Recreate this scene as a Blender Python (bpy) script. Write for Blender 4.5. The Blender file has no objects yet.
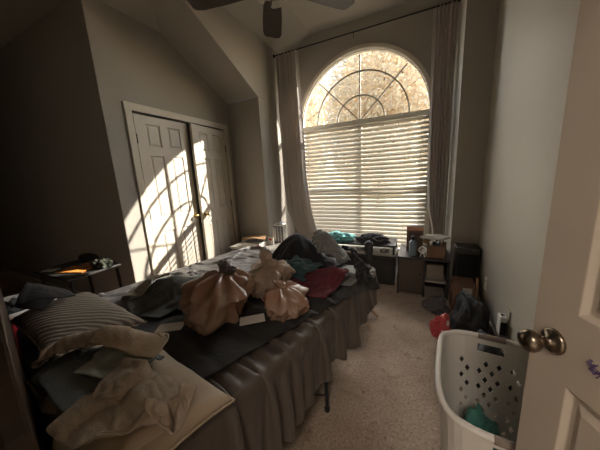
import bpy, bmesh, math, random
import numpy as np
from mathutils import Vector, Matrix, noise
random.seed(7)
C = bpy.context.scene.collection
sc = bpy.context.scene
PI = math.pi
H = 1.32

# ------------------------------------------------------------------ camera
cam_d = bpy.data.cameras.new('camera'); cam = bpy.data.objects.new('camera', cam_d); C.objects.link(cam)
cam_d.sensor_width = 36.0; cam_d.lens = 245.09/600*36; cam_d.clip_start = 0.02
R_ = Vector((0.90154314, 0.42949416, -0.05248554)); D_ = Vector((0.03580171, -0.19492978, -0.98016357)); F_ = Vector((-0.43120552, 0.88178067, -0.19111423))
M = Matrix(((R_.x, -D_.x, -F_.x, 0), (R_.y, -D_.y, -F_.y, 0), (R_.z, -D_.z, -F_.z, H), (0, 0, 0, 1)))
cam.matrix_world = M
sc.camera = cam

# ------------------------------------------------------------------ world, light, exposure
w = bpy.data.worlds.new('world'); sc.world = w; w.use_nodes = True
nt = w.node_tree; nt.nodes.clear()
wo = nt.nodes.new('ShaderNodeOutputWorld'); bg = nt.nodes.new('ShaderNodeBackground'); sky = nt.nodes.new('ShaderNodeTexSky')
sky.sky_type = 'NISHITA'; sky.sun_disc = False; sky.sun_elevation = math.radians(30); sky.sun_rotation = math.radians(45)
sky.air_density = 1.2; sky.dust_density = 0.6
bg.inputs['Strength'].default_value = 0.22
nt.links.new(sky.outputs[0], bg.inputs[0]); nt.links.new(bg.outputs[0], wo.inputs[0])

def sun(name, d, strength, angle, col):
    l = bpy.data.lights.new(name, 'SUN'); l.energy = strength; l.angle = math.radians(angle); l.color = col
    o = bpy.data.objects.new(name, l); C.objects.link(o)
    o.rotation_euler = Vector(d).to_track_quat('-Z', 'Y').to_euler(); o.location = Vector(d)*-12
    return o
sun('sun', (-1, -1.2, -0.86), 5.5, 0.5, (1.0, 0.93, 0.83))
sun('window_fill_sun', (0.12, -1.0, -0.12), 12.0, 80, (1.0, 0.97, 0.91))  # second, very soft sun added as fill to brighten the room through the window

def area(name, loc, d, sx, sy, power, col):
    l = bpy.data.lights.new(name, 'AREA'); l.shape = 'RECTANGLE'; l.size = sx; l.size_y = sy; l.energy = power; l.color = col
    o = bpy.data.objects.new(name, l); C.objects.link(o)
    o.location = loc; o.rotation_euler = Vector(d).to_track_quat('-Z', 'Y').to_euler()
    return o
area('hallway_fill', (0.1, -1.2, 2.5), (0, 0, -1), 0.5, 0.5, 13.0, (1.0, 0.86, 0.74))  # unseen lamp added behind the camera as warm fill for the foreground
p_ = area('window_portal', (-0.815, 3.98, 1.55), (0, -1, 0), 1.9, 3.0, 1, (1, 1, 1)); p_.data.cycles.is_portal = True

sc.view_settings.view_transform = 'Standard'; sc.view_settings.look = 'None'
sc.view_settings.gamma = 1.0; sc.view_settings.use_curve_mapping = False
sc.view_settings.exposure = 1.55
sc.cycles.use_denoising = True
sc.cycles.max_bounces = 12; sc.cycles.diffuse_bounces = 8; sc.cycles.transparent_max_bounces = 16
sc.cycles.sample_clamp_indirect = 6.0

# ------------------------------------------------------------------ materials
MATS = {}
def mat(name, col, rough=0.8, metal=0.0, spec=0.3, var=0.0, vscale=8.0, bump=0.0, bscale=60.0, col2=None, sheen=0.0, trans=0.0, stretch=None, clear=0.0):
    if name in MATS: return MATS[name]
    m = bpy.data.materials.new(name); m.use_nodes = True; n = m.node_tree; b = n.nodes['Principled BSDF']
    b.inputs['Base Color'].default_value = (*col, 1); b.inputs['Roughness'].default_value = rough
    b.inputs['Metallic'].default_value = metal; b.inputs['Specular IOR Level'].default_value = spec
    b.inputs['Sheen Weight'].default_value = sheen; b.inputs['Coat Weight'].default_value = clear
    tc = n.nodes.new('ShaderNodeTexCoord'); mp = n.nodes.new('ShaderNodeMapping'); n.links.new(tc.outputs['Object'], mp.inputs[0])
    if stretch: mp.inputs['Scale'].default_value = stretch
    if var > 0 or col2:
        t = n.nodes.new('ShaderNodeTexNoise'); t.inputs['Scale'].default_value = vscale; t.inputs['Detail'].default_value = 5
        n.links.new(mp.outputs[0], t.inputs[0])
        r = n.nodes.new('ShaderNodeValToRGB'); n.links.new(t.outputs[0], r.inputs[0])
        c2 = col2 if col2 else tuple(c*(1-var) for c in col)
        r.color_ramp.elements[0].position = 0.36; r.color_ramp.elements[0].color = (*c2, 1)
        r.color_ramp.elements[1].position = 0.62; r.color_ramp.elements[1].color = (*col, 1)
        n.links.new(r.outputs[0], b.inputs['Base Color'])
    if bump > 0:
        t2 = n.nodes.new('ShaderNodeTexNoise'); t2.inputs['Scale'].default_value = bscale; t2.inputs['Detail'].default_value = 4
        n.links.new(mp.outputs[0], t2.inputs[0])
        bp = n.nodes.new('ShaderNodeBump'); bp.inputs['Strength'].default_value = bump; bp.inputs['Distance'].default_value = 0.01
        n.links.new(t2.outputs[0], bp.inputs['Height']); n.links.new(bp.outputs[0], b.inputs['Normal'])
    if trans > 0:
        tr = n.nodes.new('ShaderNodeBsdfTranslucent'); tr.inputs[0].default_value = (*col, 1)
        mx = n.nodes.new('ShaderNodeMixShader'); mx.inputs[0].default_value = trans
        out = n.nodes['Material Output']
        n.links.new(b.outputs[0], mx.inputs[1]); n.links.new(tr.outputs[0], mx.inputs[2]); n.links.new(mx.outputs[0], out.inputs[0])
    MATS[name] = m
    return m

WALL = mat('wall_paint', (0.40, 0.370, 0.325), 0.75, spec=0.25, bump=0.12, bscale=90, var=0.06, vscale=1.5)
WALLG = mat('wall_paint_satin', (0.46, 0.415, 0.345), 0.5, spec=0.4, bump=0.12, bscale=60, var=0.07, vscale=1.3)
CEIL = mat('ceiling_paint', (0.40, 0.37, 0.32), 0.9, bump=0.3, bscale=120)
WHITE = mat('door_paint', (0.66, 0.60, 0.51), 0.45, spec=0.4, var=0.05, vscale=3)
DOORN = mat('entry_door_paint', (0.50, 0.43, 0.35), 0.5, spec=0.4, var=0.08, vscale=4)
TRIM = mat('trim_paint', (0.66, 0.60, 0.50), 0.45, spec=0.4)
BRASS = mat('polished_brass', (0.75, 0.55, 0.22), 0.25, metal=1.0)
AGED = mat('aged_brass', (0.23, 0.185, 0.14), 0.27, metal=1.0, var=0.3, vscale=20)
BLACKM = mat('black_metal', (0.02, 0.02, 0.022), 0.45)
BLACKW = mat('black_wood', (0.035, 0.032, 0.03), 0.4, spec=0.5, var=0.3, vscale=10)
GLASSC = (1, 1, 1)

def glass_mat():
    m = bpy.data.materials.new('window_glass'); m.use_nodes = True; n = m.node_tree; n.nodes.clear()
    o = n.nodes.new('ShaderNodeOutputMaterial'); t = n.nodes.new('ShaderNodeBsdfTransparent'); g = n.nodes.new('ShaderNodeBsdfGlossy')
    t.inputs[0].default_value = (0.95, 0.94, 0.92, 1); g.inputs['Roughness'].default_value = 0.05
    mx = n.nodes.new('ShaderNodeMixShader'); mx.inputs[0].default_value = 0.05; n.links.new(t.outputs[0], mx.inputs[1]); n.links.new(g.outputs[0], mx.inputs[2])
    n.links.new(mx.outputs[0], o.inputs[0]); return m
GLASS = glass_mat()

def carpet_mat():
    m = bpy.data.materials.new('carpet'); m.use_nodes = True; n = m.node_tree; b = n.nodes['Principled BSDF']
    b.inputs['Roughness'].default_value = 1.0; b.inputs['Specular IOR Level'].default_value = 0.05; b.inputs['Sheen Weight'].default_value = 0.3
    tc = n.nodes.new('ShaderNodeTexCoord')
    def nz(s, d=4, ro=0.6):
        t = n.nodes.new('ShaderNodeTexNoise'); t.inputs['Scale'].default_value = s; t.inputs['Detail'].default_value = d; t.inputs['Roughness'].default_value = ro
        n.links.new(tc.outputs['Object'], t.inputs[0]); return t
    def ramp(src, p0, p1, c0, c1):
        r = n.nodes.new('ShaderNodeValToRGB'); r.color_ramp.elements[0].position = p0; r.color_ramp.elements[1].position = p1
        r.color_ramp.elements[0].color = (*c0, 1); r.color_ramp.elements[1].color = (*c1, 1); n.links.new(src, r.inputs[0]); return r
    def mul(a, bb, f=1.0):
        x = n.nodes.new('ShaderNodeMixRGB'); x.blend_type = 'MULTIPLY'; x.inputs[0].default_value = f
        n.links.new(a, x.inputs[1]); n.links.new(bb, x.inputs[2]); return x.outputs[0]
    base = ramp(nz(70, 5, 0.8).outputs[0], 0.35, 0.65, (0.23, 0.165, 0.115), (0.56, 0.43, 0.32)).outputs[0]
    big = ramp(nz(2.2, 4).outputs[0], 0.35, 0.6, (0.72, 0.68, 0.64), (1, 1, 1)).outputs[0]
    st = ramp(nz(9, 3, 0.5).outputs[0], 0.60, 0.80, (1, 1, 1), (0.45, 0.35, 0.28)).outputs[0]
    sp = ramp(nz(32, 2, 0.5).outputs[0], 0.69, 0.73, (1, 1, 1), (0.3, 0.25, 0.2)).outputs[0]
    n.links.new(mul(mul(mul(base, big), st), sp), b.inputs['Base Color'])
    bp = n.nodes.new('ShaderNodeBump'); bp.inputs['Strength'].default_value = 0.9; bp.inputs['Distance'].default_value = 0.015
    n.links.new(nz(130, 3, 0.7).outputs[0], bp.inputs['Height']); n.links.new(bp.outputs[0], b.inputs['Normal'])
    return m
CARPET = carpet_mat()

# ------------------------------------------------------------------ helpers
def tag(o, label=None, cat=None, group=None, kind=None):
    if label: o['label'] = label
    if cat: o['category'] = cat
    if group: o['group'] = group
    if kind: o['kind'] = kind
    return o
def thing(name, label, cat, loc=(0, 0, 0), rz=0.0, group=None):
    o = bpy.data.objects.new(name, None); C.objects.link(o); o.location = loc; o.rotation_euler = (0, 0, rz)
    o.empty_display_size = 0.05
    return tag(o, label, cat, group)
def obj(name, bm, m, parent=None, smooth=False, bevel=0.0, sub=0, solid=0.0, label=None):
    me = bpy.data.meshes.new(name); bmesh.ops.recalc_face_normals(bm, faces=bm.faces[:]); bm.to_mesh(me); bm.free()
    for p in me.polygons: p.use_smooth = smooth
    o = bpy.data.objects.new(name, me); C.objects.link(o)
    if m: me.materials.append(m)
    if parent: o.parent = parent
    if solid: s = o.modifiers.new('solid', 'SOLIDIFY'); s.thickness = solid; s.offset = 0
    if bevel: s = o.modifiers.new('bevel', 'BEVEL'); s.width = bevel; s.segments = 2; s.limit_method = 'ANGLE'
    if sub: s = o.modifiers.new('sub', 'SUBSURF'); s.levels = sub; s.render_levels = sub
    if label: o['label'] = label
    return o
def B(): return bmesh.new()
def box(bm, lo, hi, mtx=None):
    vs = [bm.verts.new((x, y, z)) for x in (lo[0], hi[0]) for y in (lo[1], hi[1]) for z in (lo[2], hi[2])]
    if mtx is not None:
        for v in vs: v.co = mtx @ v.co
    for f in ((0, 1, 3, 2), (4, 6, 7, 5), (0, 4, 5, 1), (2, 3, 7, 6), (0, 2, 6, 4), (1, 5, 7, 3)): bm.faces.new([vs[i] for i in f])
    return bm
def cbox(bm, c, s, mtx=None): return box(bm, [c[i]-s[i]/2 for i in range(3)], [c[i]+s[i]/2 for i in range(3)], mtx)
def quad(bm, pts): return bm.faces.new([bm.verts.new(p) for p in pts])
def poly_prism(bm, pts, d):
    a = [bm.verts.new(p) for p in pts]; b = [bm.verts.new((p[0]+d[0], p[1]+d[1], p[2]+d[2])) for p in pts]
    bm.faces.new(a); bm.faces.new(b[::-1]); n = len(a)
    for i in range(n): bm.faces.new((a[i], b[i], b[(i+1) % n], a[(i+1) % n]))
    return bm
def tube(bm, pts, r, seg=10, closed=False, caps=True):
    pts = [Vector(p) for p in pts]; n = len(pts); rings = []
    rr = r if isinstance(r, (list, tuple)) else [r]*n
    up = None
    for i, p in enumerate(pts):
        if closed: t = (pts[(i+1) % n]-pts[i-1]).normalized()
        else: t = (pts[min(i+1, n-1)]-pts[max(i-1, 0)]).normalized()
        if up is None:
            up = Vector((0, 0, 1)) if abs(t.z) < 0.9 else Vector((1, 0, 0))
        a = t.cross(up).normalized(); b = a.cross(t).normalized(); up = b
        rings.append([bm.verts.new(p+(a*math.cos(q)+b*math.sin(q))*rr[i]) for q in [2*PI*k/seg for k in range(seg)]])
    m = n if closed else n-1
    for i in range(m):
        A = rings[i]; Bn = rings[(i+1) % n]
        for k in range(seg): bm.faces.new((A[k], A[(k+1) % seg], Bn[(k+1) % seg], Bn[k]))
    if caps and not closed: bm.faces.new(rings[0][::-1]); bm.faces.new(rings[-1])
    return bm
def lathe(bm, prof, seg=24, mtx=None):
    rings = []
    for r, z in prof:
        if r < 1e-5: rings.append([bm.verts.new((0, 0, z))])
        else: rings.append([bm.verts.new((r*math.cos(2*PI*k/seg), r*math.sin(2*PI*k/seg), z)) for k in range(seg)])
    for A, Bn in zip(rings, rings[1:]):
        for k in range(seg):
            k2 = (k+1) % seg
            if len(A) == 1 and len(Bn) == 1: continue
            if len(A) == 1: bm.faces.new((A[0], Bn[k], Bn[k2]))
            elif len(Bn) == 1: bm.faces.new((A[k], Bn[0], A[k2]))
            else: bm.faces.new((A[k], Bn[k], Bn[k2], A[k2]))
    if mtx is not None:
        for ring in rings:
            for v in ring: v.co = mtx @ v.co
    return bm
def struct(name, bm, m, **k): return tag(obj(name, bm, m, **k), kind='structure')
def axis_mtx(loc, d):
    return Matrix.Translation(loc) @ Vector(d).to_track_quat('Z', 'Y').to_matrix().to_4x4()

# ------------------------------------------------------------------ the setting
XL, YC, YF, YW, XR, XD = -2.5, 1.335, 2.97, 3.81, 0.57, -1.97   # closet wall, bump-out, facing walls, window wall, right wall, dormer side
XDR = 0.33
bm = B(); box(bm, (-6.4, -2.2, -0.1), (0.9, 4.05, 0.0)); struct('floor', bm, CARPET)
# closet wall with its opening (Y 1.59..2.82, z 0..2.03)
OY0, OY1, OZ = 1.575, 2.838, 2.035
bm = B(); t = -0.12
poly_prism(bm, [(XL, YC+0.004, 0), (XL, OY0, 0), (XL, OY0, 2.88), (XL, YC+0.004, 2.88)], (t, 0, 0))
poly_prism(bm, [(XL, OY1, 0), (XL, YF, 0), (XL, YF, 2.4), (XL, OY1, 2.4+0.508*(YF-OY1))], (t, 0, 0))
poly_prism(bm, [(XL, OY0, OZ), (XL, OY1, OZ), (XL, OY1, 2.4+0.508*(YF-OY1)), (XL, 2.025, 2.88), (XL, OY0, 2.88)], (t, 0, 0))
struct('wall_closet', bm, WALL)
bm = B(); box(bm, (-6.4, YC, 0), (XL-0.0015, YC+0.10, 2.88)); struct('wall_bumpout', bm, WALL)
bm = B(); box(bm, (-6.4, -0.24, 0), (-6.28, YC+0.12, 2.9)); struct('wall_left', bm, WALL)
bm = B(); box(bm, (XL-0.9, 1.4, 0), (XL-0.78, YF, 2.3)); struct('wall_closet_back', bm, WALL)
bm = B(); poly_prism(bm, [(XL-0.9, YF+0.001, 0), (XD-0.001, YF+0.001, 0), (XD-0.001, YF+0.001, 2.4), (XL-0.9, YF+0.001, 2.4)], (0, 0.12, 0)); struct('wall_nook_left', bm, WALL)
bm = B(); poly_prism(bm, [(XD, YF+0.12, 0), (XD, YW, 0), (XD, YW, 3.15), (XD, 1.480, 3.15), (XD, YF, 2.404), (XD, YF+0.12, 2.404)], (-0.1, 0, 0)); struct('wall_dormer_left', bm, WALL)
bm = B(); box(bm, (XDR, YF, 0), (0.8, YF+0.12, 3.38)); struct('wall_nook_right', bm, WALL)
bm = B(); box(bm, (XDR, YF+0.12, 0), (XDR+0.1, YW, 3.38)); struct('wall_dormer_right', bm, WALL)
bm = B(); box(bm, (XR, -0.24, 0), (XR+0.12, YF, 3.38)); struct('wall_right', bm, WALLG)
# back wall with the doorway the picture is taken from
DX0, DX1 = -0.30, 0.52
bm = B(); box(bm, (-6.4, -0.24, 0), (DX0, -0.12, 3.38)); box(bm, (DX1, -0.24, 0), (XR, -0.12, 3.38)); box(bm, (DX0, -0.24, 2.05), (DX1, -0.12, 3.38)); struct('wall_back', bm, WALL)
bm = B(); box(bm, (-1.6, -2.3, 0), (1.4, -2.2, 2.6)); box(bm, (-1.7, -2.3, 0), (-1.6, -0.24, 2.6)); box(bm, (1.4, -2.3, 0), (1.5, -0.24, 2.6)); struct('wall_hallway', bm, WALL)
bm = B(); box(bm, (-1.7, -2.3, 2.6), (1.5, -0.24, 2.7)); struct('ceiling_hallway', bm, CEIL)
# ceiling: the flat middle, the slope over the closet, the slope over the nook, the low flat part
bm = B(); box(bm, (-1.52, -0.24, 3.38), (0.8, 4.0, 3.46)); struct('ceiling', bm, CEIL)
bm = B(); poly_prism(bm, [(XL, -0.24, 2.88), (-1.52, -0.24, 3.38), (-1.52, 3.9, 3.38), (XD, 3.9, 3.15), (XD, 1.495, 3.15), (XL, 2.025, 2.88)], (0, 0, 0.08)); struct('ceiling_slope_side', bm, CEIL)
bm = B(); poly_prism(bm, [(XL, YF, 2.4), (XD-0.003, YF, 2.4), (XD-0.003, 1.498, 3.15), (XL, 2.025, 2.88)], (0, 0, 0.08)); struct('ceiling_slope_front', bm, CEIL)
bm = B(); box(bm, (-6.4, -0.24, 2.88), (XL, 1.5, 2.96)); struct('ceiling_low', bm, CEIL)
bm = B(); box(bm, (XL-0.9, 1.4, 2.3), (XL-0.12, YF+0.1, 2.36)); struct('ceiling_closet', bm, CEIL)

# window wall with an arched hole
CX, WW, ZS, Z0 = -0.815, 0.940, 2.09, 0.12
def arch(r, n=40, cx=CX, zs=ZS): return [(cx+r*math.cos(PI*i/n), zs+r*math.sin(PI*i/n)) for i in range(n+1)]   # right to left
def arch_wall(bm, y0, y1, x0, x1, ztop, zb=0.0):
    for y, flip in ((y0, 0), (y1, 1)):
        def F(pts):
            pts = [(p[0], y, p[1]) for p in pts]
            quad(bm, pts if not flip else pts[::-1])
        F([(x0, zb), (CX-WW, zb), (CX-WW, ZS), (x0, ZS)]); F([(CX+WW, zb), (x1, zb), (x1, ZS), (CX+WW, ZS)])
        if Z0 > zb: F([(CX-WW, zb), (CX+WW, zb), (CX+WW, Z0), (CX-WW, Z0)])
        A = arch(WW); n = len(A)-1
        top = []
        for (ax, az) in A:
            tt = (ax-(CX-WW))/(2*WW); top.append((x0+(x1-x0)*tt, ztop))
        for i in range(n): F([A[i], top[i], top[i+1], A[i+1]])
        F([(CX+WW, ZS), (x1, ZS), (x1, ztop)]); F([(CX-WW, ZS), (x0, ztop), (x0, ZS)])
    P = [(CX+WW, Z0)]+arch(WW)+[(CX-WW, Z0)]
    for a, b in zip(P, P[1:]+P[:1]): quad(bm, [(a[0], y0, a[1]), (b[0], y0, b[1]), (b[0], y1, b[1]), (a[0], y1, a[1])])
bm = B(); arch_wall(bm, YW, YW+0.16, XD-0.1, XDR+0.1, 3.40); bmesh.ops.remove_doubles(bm, verts=bm.verts[:], dist=1e-5); struct('wall_window', bm, WALL)

def sweep(bm, path, half_w, y0, y1, closed=False):   # flat band following a path in the XZ plane
    n = len(path); rings = []
    for i, (x, z) in enumerate(path):
        a = path[max(i-1, 0)] if not closed else path[i-1]; b = path[min(i+1, n-1)] if not closed else path[(i+1) % n]
        tx, tz = b[0]-a[0], b[1]-a[1]; l = math.hypot(tx, tz); nx, nz = -tz/l, tx/l
        rings.append([bm.verts.new(p) for p in ((x+nx*half_w, y0, z+nz*half_w), (x-nx*half_w, y0, z-nz*half_w), (x-nx*half_w, y1, z-nz*half_w), (x+nx*half_w, y1, z+nz*half_w))])
    for i in range(n if closed else n-1):
        A = rings[i]; Bn = rings[(i+1) % n]
        for k in range(4): bm.faces.new((A[k], A[(k+1) % 4], Bn[(k+1) % 4], Bn[k]))
    if not closed: bm.faces.new(rings[0]); bm.faces.new(rings[-1][::-1])
win = thing('window_1', None, None, (0, 0, 0)); win['kind'] = 'structure'
YG = YW+0.06
bm = B(); P = [(CX+WW-0.02, Z0)]+arch(WW-0.02)+[(CX-WW+0.02, Z0)]; sweep(bm, P, 0.014, YG-0.03, YG+0.03); cbox(bm, (CX, YG, Z0+0.03), (2*WW-0.04, 0.06, 0.06)); obj('window_frame', bm, TRIM, win)
bm = B(); P = [(CX+WW+0.005, Z0)]+arch(WW+0.005)+[(CX-WW-0.005, Z0)]; sweep(bm, P, 0.022, YW-0.012, YW+0.004); obj('casing', bm, TRIM, win)
bm = B(); P = [(CX+WW-0.012, Z0)]+arch(WW-0.012)+[(CX-WW+0.012, Z0)]; sweep(bm, P, 0.012, YW-0.002, YG); obj('jamb', bm, TRIM, win)
bm = B(); cbox(bm, (CX, YW+0.045, Z0+0.01), (2*WW-0.03, 0.15, 0.025)); obj('window_sill', bm, TRIM, win, bevel=0.004)
MUN = mat('muntin_metal', (0.34, 0.31, 0.26), 0.5)
bm = B(); cbox(bm, (CX, YG, ZS-0.01), (2*WW-0.06, 0.05, 0.05)); obj('transom', bm, TRIM, win)
for r in (0.345, 0.665):
    bm = B(); sweep(bm, arch(r), 0.009, YG-0.012, YG+0.012); obj('curved_muntin', bm, MUN, win)
for a in (45, 90, 135):
    bm = B(); ca, sa = math.cos(math.radians(a)), math.sin(math.radians(a)); sweep(bm, [(CX+0.02*ca, ZS+0.02*sa), (CX+0.88*ca, ZS+0.88*sa)], 0.008, YG-0.011, YG+0.011); obj('straight_muntin', bm, MUN, win)
bm = B(); cbox(bm, (CX, YG, (Z0+ZS)/2), (0.05, 0.05, ZS-Z0)); obj('mullion', bm, TRIM, win)
bm = B(); cbox(bm, (CX, YG, 1.08), (2*WW-0.06, 0.045, 0.05)); obj('meeting_rail', bm, TRIM, win)
bm = B(); A = arch(WW-0.03); vs = [bm.verts.new((x, YG, z)) for x, z in [(CX+WW-0.03, Z0)]+A+[(CX-WW+0.03, Z0)]]; bm.faces.new(vs); obj('pane', bm, GLASS, win)

# closet doors
def six_panel(bm, wd, ht, th, layout=None, st=0.105):
    """door leaf in the XZ plane, front face at y=0 looking to -Y, hinge at x=0"""
    mid = 0.09; pw = (wd-2*st-mid)/2
    xs = [0, st, st+pw, st+pw+mid, wd-st, wd]
    zr = [0, 0.20, 0.80, 0.96, 1.60, 1.69, 1.91, ht] if layout is None else layout
    V = [[bm.verts.new((x, 0, z)) for z in zr] for x in xs]
    pan = []
    for i in range(5):
        for j in range(len(zr)-1):
            f = bm.faces.new((V[i][j], V[i+1][j], V[i+1][j+1], V[i][j+1]))
            if i in (1, 3) and j in (1, 3, 5): pan.append(f)
    bound = [e for e in bm.edges if e.is_boundary]
    ex = bmesh.ops.extrude_edge_only(bm, edges=bound); nv = [g for g in ex['geom'] if isinstance(g, bmesh.types.BMVert)]
    for v in nv: v.co.y += th
    be = [e for e in bm.edges if e.is_boundary]; bmesh.ops.holes_fill(bm, edges=be, sides=0)
    bm.normal_update()
    for t_, d_ in ((0.012, -0.009), (0.012, 0.0), (0.02, 0.007)):
        for f in pan:
            f.normal_update(); s = 1 if f.normal.y < 0 else -1
            bmesh.ops.inset_region(bm, faces=[f], thickness=t_, depth=d_*s if s > 0 else -d_*s)
    for f in bm.faces: pass
    return bm
def knob_mesh(bm, mtx, s=1.0):
    lathe(bm, [(0.0, 0.0), (0.030*s, 0.0), (0.031*s, 0.004*s), (0.026*s, 0.010*s), (0.011*s, 0.013*s), (0.010*s, 0.028*s), (0.016*s, 0.036*s), (0.025*s, 0.046*s), (0.027*s, 0.056*s), (0.022*s, 0.067*s), (0.010*s, 0.073*s), (0.0, 0.074*s)], 28, mtx)
LW = (OY1-OY0)/2-0.022
def closet_leaf(name, y_h, rot, flip):
    e = thing(name, None, None, (XL+0.005, y_h, 0.012)); e['kind'] = 'structure'
    e.rotation_euler = (0, 0, rot)
    bm = B(); six_panel(bm, LW, 1.99, 0.035)
    for v in bm.verts:
        x, y = v.co.x, v.co.y
        v.co.x, v.co.y = -y, (x if not flip else -x)
    for v in bm.verts: v.co.z *= 2.005/2.0
    obj('door_leaf', bm, WHITE, e, bevel=0.0015)
    s = 1 if not flip else -1
    bm = B(); knob_mesh(bm, axis_mtx((0.0, s*(LW-0.05), 0.91), (1, 0, 0)), 0.8); obj('door_knob', bm, BRASS, e, smooth=True)
    for z in (0.22, 1.0, 1.76):
        bm = B(); tube(bm, [(0.006, -s*0.004, z-0.045), (0.006, -s*0.004, z+0.045)], 0.006); obj('hinge', bm, AGED, e)
    return e
closet_leaf('door_2', OY0+0.015, 0.0, False)
closet_leaf('door_3', OY1-0.02, math.radians(6), True)
bm = B()
box(bm, (XL-0.005, OY0-0.060, 0), (XL+0.016, OY0+0.005, OZ+0.060)); box(bm, (XL-0.005, OY1-0.005, 0), (XL+0.016, OY1+0.060, OZ+0.060)); box(bm, (XL-0.004, OY0-0.064, OZ-0.005), (XL+0.015, OY1+0.064, OZ+0.064))
struct('trim_1', bm, TRIM, bevel=0.004)
bm = B(); box(bm, (XL-0.12, OY0-0.001, 0), (XL-0.006, OY0+0.008, OZ)); box(bm, (XL-0.12, OY1-0.008, 0), (XL-0.006, OY1+0.001, OZ)); struct('trim_2', bm, TRIM)
# baseboards
for nm, lo, hi in (('baseboard_right', (XR-0.014, 0.75, 0), (XR, YF, 0.085)), ('baseboard_nook', (XL, YF-0.014, 0), (XD, YF, 0.085)), ('baseboard_closet', (XL, YC, 0), (XL+0.014, OY0-0.066, 0.085)), ('baseboard_bumpout', (-6.28, YC-0.014, 0), (XL, YC, 0.085)), ('baseboard_dormer', (XD, YF+0.01, 0), (XD+0.014, YW, 0.085))):
    bm = B(); box(bm, lo, hi); struct(nm, bm, TRIM, bevel=0.004)

# entry door swung open beside the camera
ang = math.radians(13.5)
e = thing('door_1', None, None, (0.500, -0.061, 0.012)); e['kind'] = 'structure'
EW = 0.765
# local x runs from the hinge to the free edge
dirx = Vector((0.239-0.500, 0.660+0.061, 0)).normalized()
e.rotation_euler = (0, 0, math.atan2(dirx.y, dirx.x))
bm = B(); six_panel(bm, EW, 2.03, 0.035, [0, 0.24, 0.885, 1.035, 1.62, 1.72, 1.93, 2.03], st=0.088)
for v in bm.verts: v.co.y = -v.co.y        # face looks to the room's left, away from the right wall
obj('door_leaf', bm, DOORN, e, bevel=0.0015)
bm = B(); knob_mesh(bm, axis_mtx((EW-0.052, 0.0, 0.958), (0, 1, 0)), 0.84); obj('door_knob', bm, AGED, e, smooth=True)
bm = B(); knob_mesh(bm, axis_mtx((EW-0.052, -0.035, 0.958), (0, -1, 0)), 0.84); obj('door_knob', bm, AGED, e, smooth=True)
bm = B(); box(bm, (EW-0.001, -0.030, 0.925), (EW+0.002, -0.005, 0.995)); obj('latch_plate', bm, AGED, e)
INK = mat('purple_ink', (0.10, 0.07, 0.16), 0.6)
bm = B()
rs = random.Random(3)
for k in range(9):
    x0, z0 = EW-0.128+rs.uniform(-.006, .006), 0.958+rs.uniform(-.006, .006); pts = [(x0+rs.uniform(-.011, .011), 0.0006, z0+rs.uniform(-.009, .009)) for _ in range(3)]
    tube(bm, pts, 0.0012, 5)
obj('ink_scribble', bm, INK, e, label='small purple scribble on the door')
for nm, x0, x1 in (('trim_3', DX0-0.06, DX0), ):
    bm = B(); box(bm, (x0, -0.12, 0), (x1, -0.105, 2.11)); struct(nm, bm, TRIM)

# ------------------------------------------------------------------ outdoors
GR = mat('dry_lawn', (0.34, 0.29, 0.21), 1.0, var=0.3, vscale=2)
bm = B(); box(bm, (-30, 4.3, -0.35), (25, 45, -0.25)); struct('ground', bm, GR)
LEAF = mat('tan_leaves', (0.74, 0.63, 0.47), 0.8, trans=0.5, col2=(0.66, 0.55, 0.39), vscale=0.7)
BARK = mat('bark', (0.22, 0.17, 0.13), 0.9, bump=0.6, bscale=20)
def tree(x, y, h, r, n, seed, label):
    rs = random.Random(seed); t_ = thing('tree', label, 'tree', (x, y, -0.3), 0, 'trees outside the window')
    bm = B(); tube(bm, [(0, 0, 0), (0.1, 0, h*0.3), (-0.05, 0.1, h*0.6), (0.05, 0, h*0.9)], [0.22, 0.17, 0.10, 0.03], 10)
    obj('trunk', bm, BARK, t_, smooth=True)
    for k in range(16):
        z = h*rs.uniform(0.25, 0.8); a = rs.uniform(0, 2*PI); L = r*rs.uniform(0.5, 0.95)
        bm = B(); tube(bm, [(0, 0, z), (math.cos(a)*L*0.5, math.sin(a)*L*0.5, z+L*0.35), (math.cos(a)*L, math.sin(a)*L, z+L*0.6)], [0.06, 0.035, 0.012], 6); obj('branch', bm, BARK, t_, smooth=True)
    bm = B()
    for k in range(n):
        u_, v_, w_ = rs.gauss(0, 1), rs.gauss(0, 1), rs.gauss(0, 1); l = math.sqrt(u_*u_+v_*v_+w_*w_); q = rs.random()**0.45
        c = Vector((u_/l*r*q, v_/l*r*q, h*0.54+w_/l*h*0.50*q)); s = rs.uniform(0.06, 0.13)
        a = Vector((rs.gauss(0, 1), rs.gauss(0, 1), rs.gauss(0, 1))).normalized(); b = a.orthogonal().normalized()
        quad(bm, [c-a*s, c+b*s*0.5, c+a*s, c-b*s*0.5])
    tag(obj('foliage', bm, LEAF, t_), kind='stuff')
tree(-1.6, 12.0, 7.6, 2.5, 24000, 1, 'tan leaved tree straight outside the arched window')
tree(-7.0, 14.0, 9.0, 2.6, 18000, 2, 'tan leaved tree outside, seen at the left of the arched window')
tree(3.6, 17.0, 8.8, 2.6, 20000, 3, 'tan leaved tree outside, farther off at the right of the window')
tree(-3.2, 20.5, 11.4, 3.0, 26000, 4, 'tallest tan leaved tree outside, behind the others')

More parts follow.
